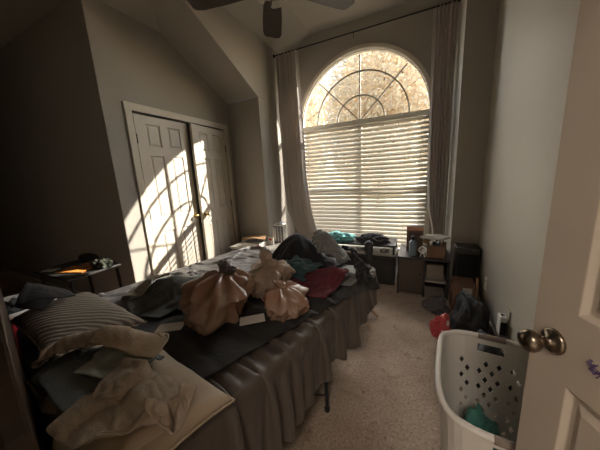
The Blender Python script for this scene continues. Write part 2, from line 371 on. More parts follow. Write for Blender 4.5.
# ------------------------------------------------------------------ blinds
def slat_mat():
    m = mat('blind_slat', (0.64, 0.61, 0.54), 0.5, trans=0.33); return m
SLAT = slat_mat()
bl = thing('window_blind', 'cream horizontal slat blind hanging under the arch of the tall window', 'blind', (CX, YW+0.012, Z0+0.02))
zb, ztp = 0.04, ZS-Z0-0.055
bm = B(); cbox(bm, (0, 0, ztp), (1.86, 0.05, 0.045)); obj('headrail', bm, SLAT, bl, bevel=0.003)
bm = B(); cbox(bm, (0, 0, zb), (1.84, 0.04, 0.02)); obj('bottom_rail', bm, SLAT, bl, bevel=0.003)
sp = 0.061; nsl = int((ztp-0.03-zb)/sp); tilt = math.radians(53)
rs = random.Random(5)
for i in range(nsl):
    z = zb+0.03+sp*(i+0.5)*((ztp-0.05-zb)/(sp*nsl)); tt = tilt+math.radians(rs.uniform(-2.5, 2.5))
    bm = B(); W2, n = 0.030, 4; rows = []
    for k in range(n+1):
        q = -1+2*k/n; y = q*W2; c = 0.004*(1-q*q)
        rows.append((y*math.cos(tt)-c*math.sin(tt), y*math.sin(tt)+c*math.cos(tt)))
    A = [[bm.verts.new((x, r[0], z+r[1])) for r in rows] for x in (-0.922, 0, 0.922)]
    for a in range(2):
        for k in range(n): bm.faces.new((A[a][k], A[a+1][k], A[a+1][k+1], A[a][k+1]))
    obj('slat', bm, SLAT, bl, smooth=True, solid=0.003)
for x in (-0.62, 0.0, 0.62):
    bm = B(); tube(bm, [(x, -0.034, zb), (x, -0.034, ztp)], 0.0022, 6); obj('cord', bm, SLAT, bl)
bm = B(); tube(bm, [(-0.80, -0.045, ztp), (-0.81, -0.05, 0.9)], 0.005, 8); obj('tilt_wand', bm, SLAT, bl)

# ------------------------------------------------------------------ curtain rod and curtains
rod = thing('curtain_rod', 'thin dark curtain rod across the top of the arched window', 'curtain rod', (CX, 3.45, 3.06))
bm = B(); tube(bm, [(-1.12, 0, 0), (1.12, 0, 0)], 0.008, 10); obj('pole', bm, BLACKM, rod, smooth=True)
for s in (-1, 1):
    bm = B(); lathe(bm, [(0, 0), (0.024, 0), (0.022, 0.012), (0.010, 0.018), (0, 0.018)], 20, axis_mtx((s*1.139+0.0 if s > 0 else -1.149, 0, 0), (-s, 0, 0))); obj('end_flange', bm, BLACKM, rod)
bm = B(); tube(bm, [(0.01, 0, 0.010), (0.01, 0.0, -0.07)], 0.0035, 8); obj('hook', bm, BLACKM, rod)
CURT = mat('curtain_cloth', (0.66, 0.61, 0.57), 0.9, sheen=0.1, trans=0.16, bump=0.2, bscale=150)
CURTR = CURT
def curtain(name, label, cols, seed):
    """cols: list of (z, x_left, x_right, y, fold depth)"""
    rs = random.Random(seed); t_ = thing(name, label, 'curtain', (0, 0, 0)); bm = B(); nx = 90; nf = 6.5
    rows = []; zs_ = []
    K = len(cols)
    for r in range(0, 61):
        f = r/60*(K-1); i = min(int(f), K-2); q = f-i; q = q*q*(3-2*q)
        z, a, b, y, d = [cols[i][k]*(1-q)+cols[i+1][k]*q for k in range(5)]
        row = []
        for k in range(nx+1):
            u = k/nx; ph = 2*PI*nf*(u+0.015*math.sin(3*u*PI+z))
            row.append(bm.verts.new((a+(b-a)*u+0.006*math.sin(ph*2), y+d*math.sin(ph)+0.3*d*math.sin(ph*0.37+z*1.3+seed), z)))
        rows.append(row)
    for A, Bn in zip(rows, rows[1:]):
        for k in range(nx): bm.faces.new((A[k], A[k+1], Bn[k+1], Bn[k]))
    obj('panel', bm, CURT, t_, smooth=True, solid=0.003)
    bm = B(); z, a, b, y, d = cols[0]
    return t_
curtain('curtain', 'greige curtain gathered at the left side of the arched window', [(3.052, -1.93, -1.58, 3.45, 0.028), (2.4, -1.94, -1.56, 3.45, 0.03), (1.3, -1.94, -1.53, 3.45, 0.035), (0.80, -1.90, -1.47, 3.44, 0.035), (0.45, -1.74, -1.38, 3.44, 0.035), (0.10, -1.74, -1.42, 3.44, 0.035)], 1)
curtain('curtain', 'greige curtain gathered at the right side of the arched window', [(3.052, 0.075, 0.315, 3.45, 0.028), (2.4, 0.075, 0.31, 3.45, 0.03), (1.3, 0.085, 0.315, 3.45, 0.035), (0.85, 0.11, 0.315, 3.45, 0.03), (0.60, 0.17, 0.31, 3.44, 0.025), (0.40, 0.19, 0.31, 3.42, 0.02), (0.10, 0.19, 0.31, 3.42, 0.02)], 2)

# ------------------------------------------------------------------ ceiling fan
fan = thing('ceiling_fan', 'dark bladed ceiling fan with a white glass light kit', 'ceiling fan', (-0.99, 1.79, 3.38))
FANB = mat('fan_blade_wood', (0.055, 0.042, 0.032), 0.5, var=0.3, vscale=6, stretch=(1, 8, 1))
BRONZE = mat('bronze_metal', (0.10, 0.07, 0.05), 0.35, metal=0.8)
FROST = mat('frosted_glass', (0.85, 0.82, 0.76), 0.3, trans=0.3, spec=0.5)
bm = B(); lathe(bm, [(0, 0), (0.07, 0), (0.065, -0.04), (0.02, -0.07), (0, -0.07)], 24); obj('canopy', bm, BRONZE, fan, smooth=True)
bm = B(); tube(bm, [(0, 0, -0.05), (0, 0, -0.60)], 0.013, 12); obj('downrod', bm, BRONZE, fan, smooth=True)
bm = B(); lathe(bm, [(0, -0.56), (0.05, -0.57), (0.10, -0.60), (0.115, -0.66), (0.11, -0.71), (0.07, -0.745), (0.05, -0.76), (0, -0.76)], 28); obj('motor', bm, BRONZE, fan, smooth=True)
for k in range(5):
    a = math.radians(122-72*k); m_ = Matrix.Rotation(a, 4, 'Z')
    bm = B()
    sec = [(0.19, 0.05), (0.24, 0.072), (0.40, 0.082), (0.60, 0.086), (0.655, 0.074), (0.672, 0.05)]
    top = [bm.verts.new(m_ @ Vector((x, h, -0.70+h*0.14+0.004))) for x, h in sec]+[bm.verts.new(m_ @ Vector((x, -h, -0.70-h*0.14+0.004))) for x, h in sec[::-1]]
    f = bm.faces.new(top); r_ = bmesh.ops.extrude_face_region(bm, geom=[f])
    for v in [g for g in r_['geom'] if isinstance(g, bmesh.types.BMVert)]: v.co.z -= 0.008
    bl_ = obj('blade', bm, FANB, fan)
    bm = B(); box(bm, (0.09, -0.016, -0.712), (0.22, 0.016, -0.704), m_); obj('blade_arm', bm, BRONZE, fan)
bm = B(); lathe(bm, [(0, -0.745), (0.045, -0.75), (0.05, -0.77), (0.03, -0.785), (0, -0.79)], 20); obj('light_fitter', bm, BRONZE, fan, smooth=True)
for k in range(4):
    a = math.radians(20+90*k); c = Vector((0.075*math.cos(a), 0.075*math.sin(a), -0.742))
    bm = B(); mt = axis_mtx(c, (math.cos(a)*0.8, math.sin(a)*0.8, -1)); pr = [(0.016, 0.0), (0.026, 0.02), (0.030, 0.036), (0.038, 0.052)]
    seg = 32; rings = []
    for r, z in pr: rings.append([bm.verts.new(mt @ Vector((r*(1+0.05*math.cos(8*2*PI*i/seg)*(z/0.052))*math.cos(2*PI*i/seg), r*(1+0.05*math.cos(8*2*PI*i/seg)*(z/0.052))*math.sin(2*PI*i/seg), z))) for i in range(seg)])
    for A, Bn in zip(rings, rings[1:]):
        for i in range(seg): bm.faces.new((A[i], A[(i+1) % seg], Bn[(i+1) % seg], Bn[i]))
    obj('lamp_shade', bm, FROST, fan, smooth=True, solid=0.003)

# ------------------------------------------------------------------ bed
AB = math.radians(12.0); HDX, HDY = -0.62, 0.14
U_ = (math.sin(AB), math.cos(AB)); V_ = (math.cos(AB), -math.sin(AB))
def Wp(x, y, z=0.0): return (HDX+x*V_[0]+y*U_[0], HDY+x*V_[1]+y*U_[1], z)
BM = Matrix.Translation((HDX, HDY, 0)) @ Matrix.Rotation(-AB, 4, 'Z')
ZM = 0.60; BW, BL = 1.37, 1.64
bed = thing('bed', 'full size bed on a black metal frame with brown headboard', 'bed', (HDX, HDY, 0), -AB)
for x in (-0.012, -BW/2, -BW+0.012):
    bm = B(); box(bm, (x-0.012, 0.0, 0.32), (x+0.012, BL, 0.355)); obj('side_rail', bm, BLACKM, bed)
for y in (0.012, 0.98, BL-0.012):
    bm = B(); box(bm, (-BW+0.026, y-0.012, 0.321), (-BW/2-0.014, y+0.012, 0.349)); box(bm, (-BW/2+0.014, y-0.012, 0.321), (-0.026, y+0.012, 0.349)); obj('cross_rail', bm, BLACKM, bed)
for x in (-0.012, -BW/2, -BW+0.012):
    for y in (0.1, 0.98, BL-0.05):
        if x > -0.1 and y > 1.2: continue
        bm = B(); tube(bm, [(x, y, 0), (x, y, 0.32)], 0.011, 12); lathe(bm, [(0, 0.0), (0.016, 0.0), (0.016, 0.02), (0, 0.02)], 12, Matrix.Translation((x, y, 0))); obj('leg', bm, BLACKM, bed)
bm = B(); tube(bm, [(-0.34, BL-0.05, 0), (-0.34, BL-0.05, 0.32)], 0.011, 12); obj('leg', bm, BLACKM, bed)
bm = B(); tube(bm, [(-0.012, 0.98, 0.10), (-0.012, 0.72, 0.33)], 0.006, 8); obj('brace', bm, BLACKM, bed)
MATT = mat('mattress_ticking', (0.045, 0.05, 0.075), 0.8, bump=0.3, bscale=80)
bm = B(); box(bm, (-BW, -0.026, 0.356), (0, BL, ZM-0.004)); obj('mattress', bm, MATT, bed, bevel=0.03)
HB = mat('headboard_wood', (0.060, 0.036, 0.024), 0.5, var=0.35, vscale=5, stretch=(6, 1, 1))
bm = B()
cur = [(0.0, 0.0), (0.0, 0.62), (-0.02, 0.74), (-0.06, 0.84), (-0.12, 0.93), (-0.22, 0.98), (-0.45, 1.0), (-0.68, 1.01), (-0.92, 1.0), (-1.15, 0.98), (-1.25, 0.93), (-1.31, 0.84), (-1.35, 0.74), (-1.37, 0.62), (-1.37, 0.0), (-1.31, 0.0), (-1.31, 0.35), (-0.06, 0.35), (-0.06, 0.0)]
poly_prism(bm, [(x-0.015, -0.075, z) for x, z in cur], (0, 0.045, 0)); obj('headboard', bm, HB, bed, bevel=0.008)

# ------------------------------------------------------------------ cloth: a small draping solver over a height map of the bed
CELL = 0.02; HX0, HY0 = -2.0, -0.4; NXH, NYH = 140, 160
XE, YE = 0.03, BL+0.03
gx = HX0+CELL*(np.arange(NXH)+0.5); gy = HY0+CELL*(np.arange(NYH)+0.5)
GX, GY = np.meshgrid(gx, gy, indexing='ij')
inside = (GX > -BW-0.03) & (GX < XE) & (GY > -0.04) & (GY < YE)
HF = np.where(inside, ZM+0.004, 0.0)
def lump(x, y, rx, ry, h, rot=0.0, p=2.0):
    c, s = math.cos(rot), math.sin(rot); dx = (GX-x)*c+(GY-y)*s; dy = -(GX-x)*s+(GY-y)*c
    q = (np.abs(dx/rx)**p+np.abs(dy/ry)**p)
    HF[:] = HF+np.where((HF > 0.3), h*np.exp(-q*1.2), 0)
def hf_at(x, y):
    i = np.clip(((x-HX0)/CELL).astype(int), 0, NXH-1); j = np.clip(((y-HY0)/CELL).astype(int), 0, NYH-1)
    return HF[i, j]
def splat(P, th):
    x, y, z = P[:, 0], P[:, 1], P[:, 2]; i0 = ((x-HX0)/CELL).astype(int); j0 = ((y-HY0)/CELL).astype(int); T = np.zeros_like(HF)
    for a in (-1, 0, 1):
        for b in (-1, 0, 1):
            i = np.clip(i0+a, 0, NXH-1); j = np.clip(j0+b, 0, NYH-1); np.maximum.at(T, (i, j), z+th)
    up = (T > HF) & (HF > 0.3); HF[up] = T[up]
def solve(P, rest, nu, nv, steps=110, iters=6, th=0.006, pin=None, fric=0.35, bend=0.5, off=0.0, xmax=9.0):
    """P (nu,nv,3) start positions, rest (nu,nv,2) flat positions"""
    P = P.copy(); V = np.zeros_like(P); dt = 1/60; P0 = P.copy()
    G = []
    def add(a0, a1, b0, b1, k, sel):
        d = rest[b0, b1]-rest[a0, a1]; G.append(((a0, a1), (b0, b1), np.sqrt((d**2).sum(-1))[..., None], k, sel))
    S = slice
    for par in (0, 1):
        m = (nu-1-par+1)//2; add(S(par, par+2*m-1, 2), S(None), S(par+1, par+2*m, 2), S(None), 1.0, 0)
        m = (nv-1-par+1)//2; add(S(None), S(par, par+2*m-1, 2), S(None), S(par+1, par+2*m, 2), 1.0, 0)
    for par in (0, 1):
        m = (nu-1-par+1)//2
        add(S(par, par+2*m-1, 2), S(0, nv-1), S(par+1, par+2*m, 2), S(1, nv), 0.6, 0)
        add(S(par, par+2*m-1, 2), S(1, nv), S(par+1, par+2*m, 2), S(0, nv-1), 0.6, 0)
    for par in range(4):
        m = (nu-2-par+3)//4
        if m > 0: add(S(par, par+4*(m-1)+1, 4), S(None), S(par+2, par+2+4*(m-1)+1, 4), S(None), bend, 0)
        m = (nv-2-par+3)//4
        if m > 0: add(S(None), S(par, par+4*(m-1)+1, 4), S(None), S(par+2, par+2+4*(m-1)+1, 4), bend, 0)
    for s in range(steps):
        V[..., 2] -= 9.8*dt; V *= 0.97
        Q = P+V*dt
        for it in range(iters):
            for (a, b, L, k, _) in G:
                A = Q[a]; Bq = Q[b]; d = Bq-A; l = np.sqrt((d**2).sum(-1, keepdims=True))+1e-9
                c = d*((l-L)/l*0.5*k); Q[a] = A+c; Q[b] = Bq-c
            # contact
            x, y, z = Q[..., 0], Q[..., 1], Q[..., 2]
            np.minimum(x, xmax, out=x); np.maximum(y, -0.015, out=y)
            h = hf_at(x, y)+th; pen = h-z; hit = pen > 0
            sx = (XE+off)-x; sx2 = x-(-BW-0.03-off); sy = (YE+off)-y
            inb = hit & (h > 0.3)
            side = inb & (sx > -0.001) & (sx < pen) & (z < ZM) & (sx < sy); x[side] = XE+off
            side2 = inb & (sx2 < pen) & (z < ZM) & ~side & (sx2 < sy); x[side2] = -BW-0.03-off
            sidf = inb & (sy < pen) & (z < ZM) & ~side & ~side2; y[sidf] = YE+off
            upm = hit & ~side & ~side2 & ~sidf; z[upm] = h[upm]
            if it == iters-1:
                for m_, in ((upm,), (side,), (side2,), (sidf,)):
                    for ax in (0, 1): Q[..., ax][m_] = P[..., ax][m_]+(Q[..., ax][m_]-P[..., ax][m_])*fric
            if pin is not None: Q[pin] = P0[pin]
        V = (Q-P)/dt
        sp_ = np.sqrt((V**2).sum(-1, keepdims=True)); V *= np.minimum(1, 2.5/(sp_+1e-9)); P = P+V*dt
    return P
def cloth_obj(name, P, m, label, cat, group=None, solid=0.005, th=0.008, do_splat=True, parent=None):
    nu, nv = P.shape[:2]; bm = B()
    o0 = P.reshape(-1, 3).min(0); 
    vs = [[bm.verts.new(P[i, j]) for j in range(nv)] for i in range(nu)]
    for i in range(nu-1):
        for j in range(nv-1): bm.faces.new((vs[i][j], vs[i+1][j], vs[i+1][j+1], vs[i][j+1]))
    if do_splat: splat(P.reshape(-1, 3), th)
    me = bpy.data.meshes.new(name); bm.to_mesh(me); bm.free()
    for p in me.polygons: p.use_smooth = True
    o = bpy.data.objects.new(name, me); C.objects.link(o); me.materials.append(m); o.matrix_world = BM
    s = o.modifiers.new('solid', 'SOLIDIFY'); s.thickness = solid; s.offset = 1
    s = o.modifiers.new('sub', 'SUBSURF'); s.levels = 1; s.render_levels = 1
    return tag(o, label, cat, group)
def fbm(rs, X, Y, n=6, f0=1.0, f1=6.0):
    out = np.zeros_like(X)
    for k in range(n):
        f = f0*(f1/f0)**(k/(n-1)); a = rs.uniform(0, 2*PI); out += np.sin(2*PI*f*(X*math.cos(a)+Y*math.sin(a))+rs.uniform(0, 2*PI))/(1+k*0.5)
    return out
def heap(name, m, label, cat, c, size, rot=0.0, comp=0.7, z0=0.15, seed=0, n=46, amp=0.04, group=None, steps=90, bend=0.45, solid=0.006, th=0.010, curl=0.0, off=0.03, shape=None, xmax=9.0, fric=0.35):
    rs = random.Random(seed); nu = max(12, int(n*size[0]/max(size))); nv = max(12, int(n*size[1]/max(size)))
    U, Vv = np.meshgrid(np.linspace(-0.5, 0.5, nu)*size[0], np.linspace(-0.5, 0.5, nv)*size[1], indexing='ij')
    if shape is not None:   # taper the outline: shape(s) gives the width factor along v
        s_ = np.linspace(0, 1, nv); wf = np.array([shape(q) for q in s_]); U = U*wf[None, :]
    rest = np.stack([U, Vv], -1)
    cx = comp if not isinstance(comp, (tuple, list)) else comp[0]; cy = comp if not isinstance(comp, (tuple, list)) else comp[1]
    X = U*cx+amp*0.5*fbm(rs, U, Vv, 5, 1.5, 5); Y = Vv*cy+amp*0.5*fbm(rs, U, Vv, 5, 1.5, 5); Z = amp*fbm(rs, U, Vv, 7, 1.5, 9)
    if curl: Z = Z+curl*np.abs(U/size[0]*2)**2
    cr, sr = math.cos(rot), math.sin(rot)
    Xw = c[0]+X*cr-Y*sr; Yw = c[1]+X*sr+Y*cr
    base = hf_at(Xw, Yw); base = np.where(base < 0.3, ZM, base)
    P = np.stack([Xw, Yw, np.maximum(base, ZM)+z0*0.3+0.04+Z*0.6-Z.min()*0.6], -1)
    P = solve(P, rest, nu, nv, steps=steps, bend=bend, th=0.006, off=off, xmax=xmax, fric=fric)
    return cloth_obj(name, P, m, label, cat, group, solid=solid, th=th)

# ------------------------------------------------------------------ bedding and clothes on the bed
SATIN = mat('taupe_satin', (0.072, 0.056, 0.044), 0.5, spec=0.4, sheen=0.1)
def sheet():
    nu, nv = 40, 120
    u = np.linspace(0, 1, nu)[:, None]*np.ones((1, nv)); v = np.linspace(0, 1, nv)[None, :]*np.ones((nu, 1))
    y0, y1 = 0.0, 1.58; L = 0.30-0.12*v+0.025*np.sin(v*19); tot = 0.53+L
    s = u*tot; on = s < 0.53
    Y = y0+(y1-y0)*v; rest = np.stack([s, (y1-y0)*1.45*v], -1)
    dr = np.clip(s-0.53, 0, None)
    fold = np.sin(2*PI*24*v+2*np.sin(7*v*PI))*0.6+0.5*np.sin(2*PI*9.3*v+1.0)
    X = np.where(on, -0.5+s, 0.045)+dr*0.20*fold; Y = Y+dr*0.25*(v-0.4)+0.05*dr*np.cos(2*PI*9*v)
    Z = np.where(on, ZM+0.018+0.014*fold*np.clip(s*3-0.6, 0, 1), ZM+0.01-dr)
    P = np.stack([X, Y, Z], -1); pin = np.zeros((nu, nv), bool); pin[0] = True
    P = solve(P, rest, nu, nv, steps=30, pin=pin, bend=0.2, off=0.006)
    return cloth_obj('bed_sheet', P, SATIN, 'taupe satin bed sheet hanging in folds down the near long side of the bed', 'bed sheet', solid=0.003, th=0.004)
sheet()
DARK = mat('charcoal_blanket', (0.018, 0.016, 0.015), 0.9, sheen=0.15, bump=0.25, bscale=90)
heap('blanket', DARK, 'charcoal dark blanket spread over the middle of the bed under the shopping bags', 'blanket', (-0.56, 0.95), (1.12, 1.55), rot=-0.17, comp=(0.90, 0.93), amp=0.03, seed=4, n=80, steps=80, bend=0.5, solid=0.008, off=0.012, curl=0.0)
def quilt_mat():
    m = mat('quilted_comforter', (0.40, 0.38, 0.375), 0.42, spec=0.5, sheen=0.1, var=0.35, vscale=9)
    n = m.node_tree; b = n.nodes['Principled BSDF']; tc = n.nodes.new('ShaderNodeTexCoord')
    wv = n.nodes.new('ShaderNodeTexVoronoi'); wv.inputs['Scale'].default_value = 14; n.links.new(tc.outputs['Object'], wv.inputs[0])
    bp = n.nodes.new('ShaderNodeBump'); bp.inputs['Strength'].default_value = 0.6; bp.inputs['Distance'].default_value = 0.02
    n.links.new(wv.outputs['Distance'], bp.inputs['Height']); n.links.new(bp.outputs[0], b.inputs['Normal']); return m
QUILT = quilt_mat()
heap('comforter', QUILT, 'grey quilted comforter rumpled along the closet side of the bed', 'comforter', (-1.14, 0.90), (0.85, 1.85), rot=-0.03, comp=(0.76, 0.80), amp=0.05, seed=11, n=120, steps=60, bend=0.2, solid=0.012, off=0.02)
OLIVE = mat('grey_green_cloth', (0.085, 0.088, 0.078), 0.8, sheen=0.1, bump=0.2, bscale=120)
lump(-0.86, 0.62, 0.16, 0.13, 0.10)
heap('hoodie', OLIVE, 'dark grey green hoodie lying on the comforter left of the shopping bags', 'hoodie', (-0.86, 0.62), (0.56, 0.50), rot=0.5, comp=0.70, amp=0.05, seed=8, n=46)
TAN2 = mat('beige_lining', (0.26, 0.22, 0.165), 0.7, sheen=0.1)
heap('shorts', TAN2, 'beige shorts lying between grey comforter and dark green hoodie', 'shorts', (-1.03, 0.50), (0.26, 0.24), rot=0.3, comp=0.8, amp=0.025, seed=9, n=26)

# pillows
def pillow(name, m, label, c, size, th, rot, zb, seed, tilt=0.0, wr=0.006):
    n = 34; bm = B(); rs = random.Random(seed); mt = Matrix.Translation(Wp(c[0], c[1], zb)) @ Matrix.Rotation(-AB+rot, 4, 'Z') @ Matrix.Rotation(tilt, 4, 'X')
    sides = []
    for sg in (1, -1):
        rows = []
        for i in range(n+1):
            row = []
            for j in range(n+1):
                u = -1+2*i/n; v = -1+2*j/n
                pin = 1-0.09*(1-u*u)*0-0.07*(1-abs(v)**1.2)*(abs(u)**6)-0.0
                x = u*size[0]/2*(1-0.07*(1-v*v)*abs(u)**3); y = v*size[1]/2*(1-0.09*(1-u*u)*abs(v)**3)
                q = max(0.0, (1-abs(u)**2.6)*(1-abs(v)**2.6)); z = th*0.5*q**0.45
                e_ = 1-q; k = noise.noise(Vector((x*9+seed, y*9, sg)))*wr+abs(noise.noise(Vector((x*16+y*6, y*16-x*7+seed, 3+sg))))*wr*1.6*(0.3+e_)
                z = sg*(z+k*(1 if q > 0.001 else 0))
                row.append((x, y, (z if sg > 0 else z*0.55)+th*0.28))
            rows.append(row)
        sides.append(rows)
    T = [[bm.verts.new(p) for p in r] for r in sides[0]]
    Bt = [[(T[i][j] if i in (0, n) or j in (0, n) else bm.verts.new(sides[1][i][j])) for j in range(n+1)] for i in range(n+1)]
    for g in (T, Bt):
        for i in range(n):
            for j in range(n):
                try: bm.faces.new((g[i][j], g[i+1][j], g[i+1][j+1], g[i][j+1]))
                except ValueError: pass
    P = np.array([tuple((BM.inverted() @ (mt @ v.co))) for v in bm.verts]); splat(P, 0.004)
    ed = [T[i][0].co.copy() for i in range(n+1)]+[T[n][j].co.copy() for j in range(1, n+1)]+[T[i][n].co.copy() for i in range(n-1, -1, -1)]+[T[0][j].co.copy() for j in range(n-1, 0, -1)]
    o = obj(name, bm, m, smooth=True, sub=1); o.matrix_world = mt
    b2 = B(); tube(b2, ed, 0.0035, 6, closed=True); s = obj('seam_piping', b2, m, o, smooth=True)
    return tag(o, label, 'pillow')
def stripe_mat():
    m = mat('textured_pillow', (0.30, 0.26, 0.21), 0.8, sheen=0.1)
    n = m.node_tree; b = n.nodes['Principled BSDF']; tc = n.nodes.new('ShaderNodeTexCoord'); mp = n.nodes.new('ShaderNodeMapping'); mp.inputs['Rotation'].default_value = (0, 0, 0.9)
    wv = n.nodes.new('ShaderNodeTexWave'); wv.inputs['Scale'].default_value = 13; wv.inputs['Distortion'].default_value = 2.0
    n.links.new(tc.outputs['Object'], mp.inputs[0]); n.links.new(mp.outputs[0], wv.inputs[0])
    r = n.nodes.new('ShaderNodeValToRGB'); r.color_ramp.elements[0].color = (0.17, 0.145, 0.115, 1); r.color_ramp.elements[1].color = (0.36, 0.31, 0.25, 1); r.color_ramp.elements[0].position = 0.2
    n.links.new(wv.outputs[0], r.inputs[0]); n.links.new(r.outputs[0], b.inputs['Base Color'])
    bp = n.nodes.new('ShaderNodeBump'); bp.inputs['Strength'].default_value = 0.4; bp.inputs['Distance'].default_value = 0.01; n.links.new(wv.outputs[0], bp.inputs['Height']); n.links.new(bp.outputs[0], b.inputs['Normal']); return m
TANP = mat('tan_pillowcase', (0.36, 0.285, 0.205), 0.6, sheen=0.1, spec=0.4)
pillow('pillow', stripe_mat(), 'beige pillow with fine slanting ribs at the far left of the bed head', (-0.96, 0.17), (0.68, 0.34), 0.15, 0.10, ZM+0.03, 2)
pillow('pillow', TANP, 'plain tan pillow sticking out at the near corner of the bed under the clothes', (-0.26, 0.160), (0.68, 0.34), 0.15, 0.05, ZM+0.03, 5)
# clothes thrown on the pillows
BLK = mat('black_cotton', (0.018, 0.017, 0.018), 0.9, sheen=0.1)
BEIGE = mat('beige_trousers', (0.42, 0.33, 0.245), 0.75, sheen=0.1, bump=0.2, bscale=140)
BLUEG = mat('blue_grey_cotton', (0.115, 0.13, 0.135), 0.85, sheen=0.1, bump=0.2, bscale=140)
KNIT = mat('oatmeal_knit', (0.36, 0.295, 0.23), 0.95, sheen=0.1, bump=0.35, bscale=110, var=0.12, vscale=40)
SAGE = mat('pale_sage_cloth', (0.22, 0.23, 0.19), 0.8, sheen=0.1)
lump(-1.18, 0.04, 0.14, 0.12, 0.12)
heap('sweater', BLK, 'black sweater at the very left of the bed head in front of the red tub', 'sweater', (-1.18, 0.05), (0.40, 0.34), rot=0.2, comp=0.76, amp=0.04, seed=51, n=36)
heap('nightgown', TANP, 'smooth tan nightgown under the knitted top on the near pillow', 'nightgown', (-0.15, 0.09), (0.42, 0.26), rot=0.15, comp=0.85, amp=0.02, seed=21, n=36, bend=0.7, fric=0.1)
heap('shirt', BLUEG, 'blue grey cotton shirt crumpled between beige trousers and knitted top', 'shirt', (-0.34, 0.10), (0.40, 0.26), rot=0.35, comp=0.74, amp=0.035, seed=22, n=40, bend=0.6, fric=0.1)
heap('camisole', SAGE, 'pale sage camisole poking out beside the blue grey shirt', 'camisole', (-0.22, 0.16), (0.18, 0.12), rot=0.6, comp=0.7, amp=0.025, seed=27, n=26, fric=0.1)
lump(-0.40, 0.145, 0.30, 0.04, 0.035, rot=0.46)
heap('trousers', BEIGE, 'beige trousers stretched across the back of the clothes on the pillows', 'trousers', (-0.40, 0.145), (0.60, 0.14), rot=0.46, comp=(0.96, 0.60), amp=0.018, seed=23, n=66, bend=0.5, fric=0.05)
lump(-0.05, 0.16, 0.07, 0.05, 0.03)
heap('knitted_top', KNIT, 'oatmeal knitted top bunched up on the tan pillow', 'knitted top', (-0.04, 0.120), (0.38, 0.24), rot=0.5, comp=(0.80, 0.64), amp=0.03, seed=29, n=48, bend=0.45, solid=0.007, fric=0.05)

# heap of clothes at the foot
BLK = mat('black_cotton', (0.022, 0.021, 0.022), 0.9, sheen=0.1); GREYS = mat('grey_sweatshirt', (0.14, 0.14, 0.13), 0.9, sheen=0.1, bump=0.2, bscale=150)
TEALD = mat('dark_teal_cotton', (0.032, 0.062, 0.066), 0.9, sheen=0.1); RED = mat('dark_red_cotton', (0.085, 0.014, 0.020), 0.9, sheen=0.1)
GREYJ = mat('grey_jacket_lining', (0.17, 0.165, 0.15), 0.7, sheen=0.1)
heap('jacket', GREYJ, 'grey jacket hanging over the foot corner of the bed nearest the window', 'jacket', (-0.06, 1.44), (0.40, 0.42), rot=0.3, comp=0.85, amp=0.03, seed=31, n=44, off=0.03, xmax=0.085)
lump(-0.46, 1.34, 0.20, 0.20, 0.26)
heap('sweatpants', BLK, 'black sweatpants heaped at the back left of the clothes pile', 'sweatpants', (-0.46, 1.34), (0.80, 0.70), rot=0.2, comp=0.78, amp=0.05, seed=32, n=46)
lump(-0.18, 1.36, 0.16, 0.14, 0.16)
heap('sweatshirt', GREYS, 'grey sweatshirt on top of the clothes pile at the foot of the bed', 'sweatshirt', (-0.20, 1.38), (0.40, 0.38), rot=0.5, comp=0.76, amp=0.05, seed=33, n=44)
lump(-0.04, 1.22, 0.10, 0.14, 0.08)
heap('tank_top', BLK, 'black tank top at the window side edge of the clothes pile', 'tank top', (-0.05, 1.40), (0.52, 0.50), rot=0.3, comp=0.75, amp=0.04, seed=36, n=38, off=0.05, xmax=0.10)
heap('t_shirt', RED, 'dark red t-shirt lying low on the front of the clothes pile', 't-shirt', (-0.12, 1.10), (0.40, 0.24), rot=0.2, comp=0.76, amp=0.03, seed=35, n=44, off=0.0, xmax=0.02)
heap('leggings', TEALD, 'dark teal leggings in front of the grey sweatshirt in the clothes pile', 'leggings', (-0.30, 1.15), (0.38, 0.30), rot=-0.2, comp=0.72, amp=0.05, seed=34, n=40)
def print_mat():
    m = mat('printed_white_plastic', (0.80, 0.78, 0.74), 0.5, spec=0.5); n = m.node_tree; b = n.nodes['Principled BSDF']; tc = n.nodes.new('ShaderNodeTexCoord')
    t = n.nodes.new('ShaderNodeTexNoise'); t.inputs['Scale'].default_value = 16; n.links.new(tc.outputs['Object'], t.inputs[0])
    r = n.nodes.new('ShaderNodeValToRGB'); r.color_ramp.interpolation = 'CONSTANT'; e_ = r.color_ramp.elements; e_[0].color = (0.75, 0.10, 0.16, 1); e_[1].position = 0.40; e_[1].color = (0.80, 0.78, 0.74, 1)
    k = r.color_ramp.elements.new(0.60); k.color = (0.10, 0.10, 0.10, 1); k = r.color_ramp.elements.new(0.66); k.color = (0.80, 0.78, 0.74, 1)
    n.links.new(t.outputs[0], r.inputs[0]); n.links.new(r.outputs[0], b.inputs['Base Color']); return m
heap('mailer_bag', print_mat(), 'white plastic mailer bag with pink and black print at the far corner of the bed', 'mailer bag', (-1.14, 1.66), (0.46, 0.30), rot=0.1, comp=0.9, amp=0.02, seed=41, n=34, solid=0.003)

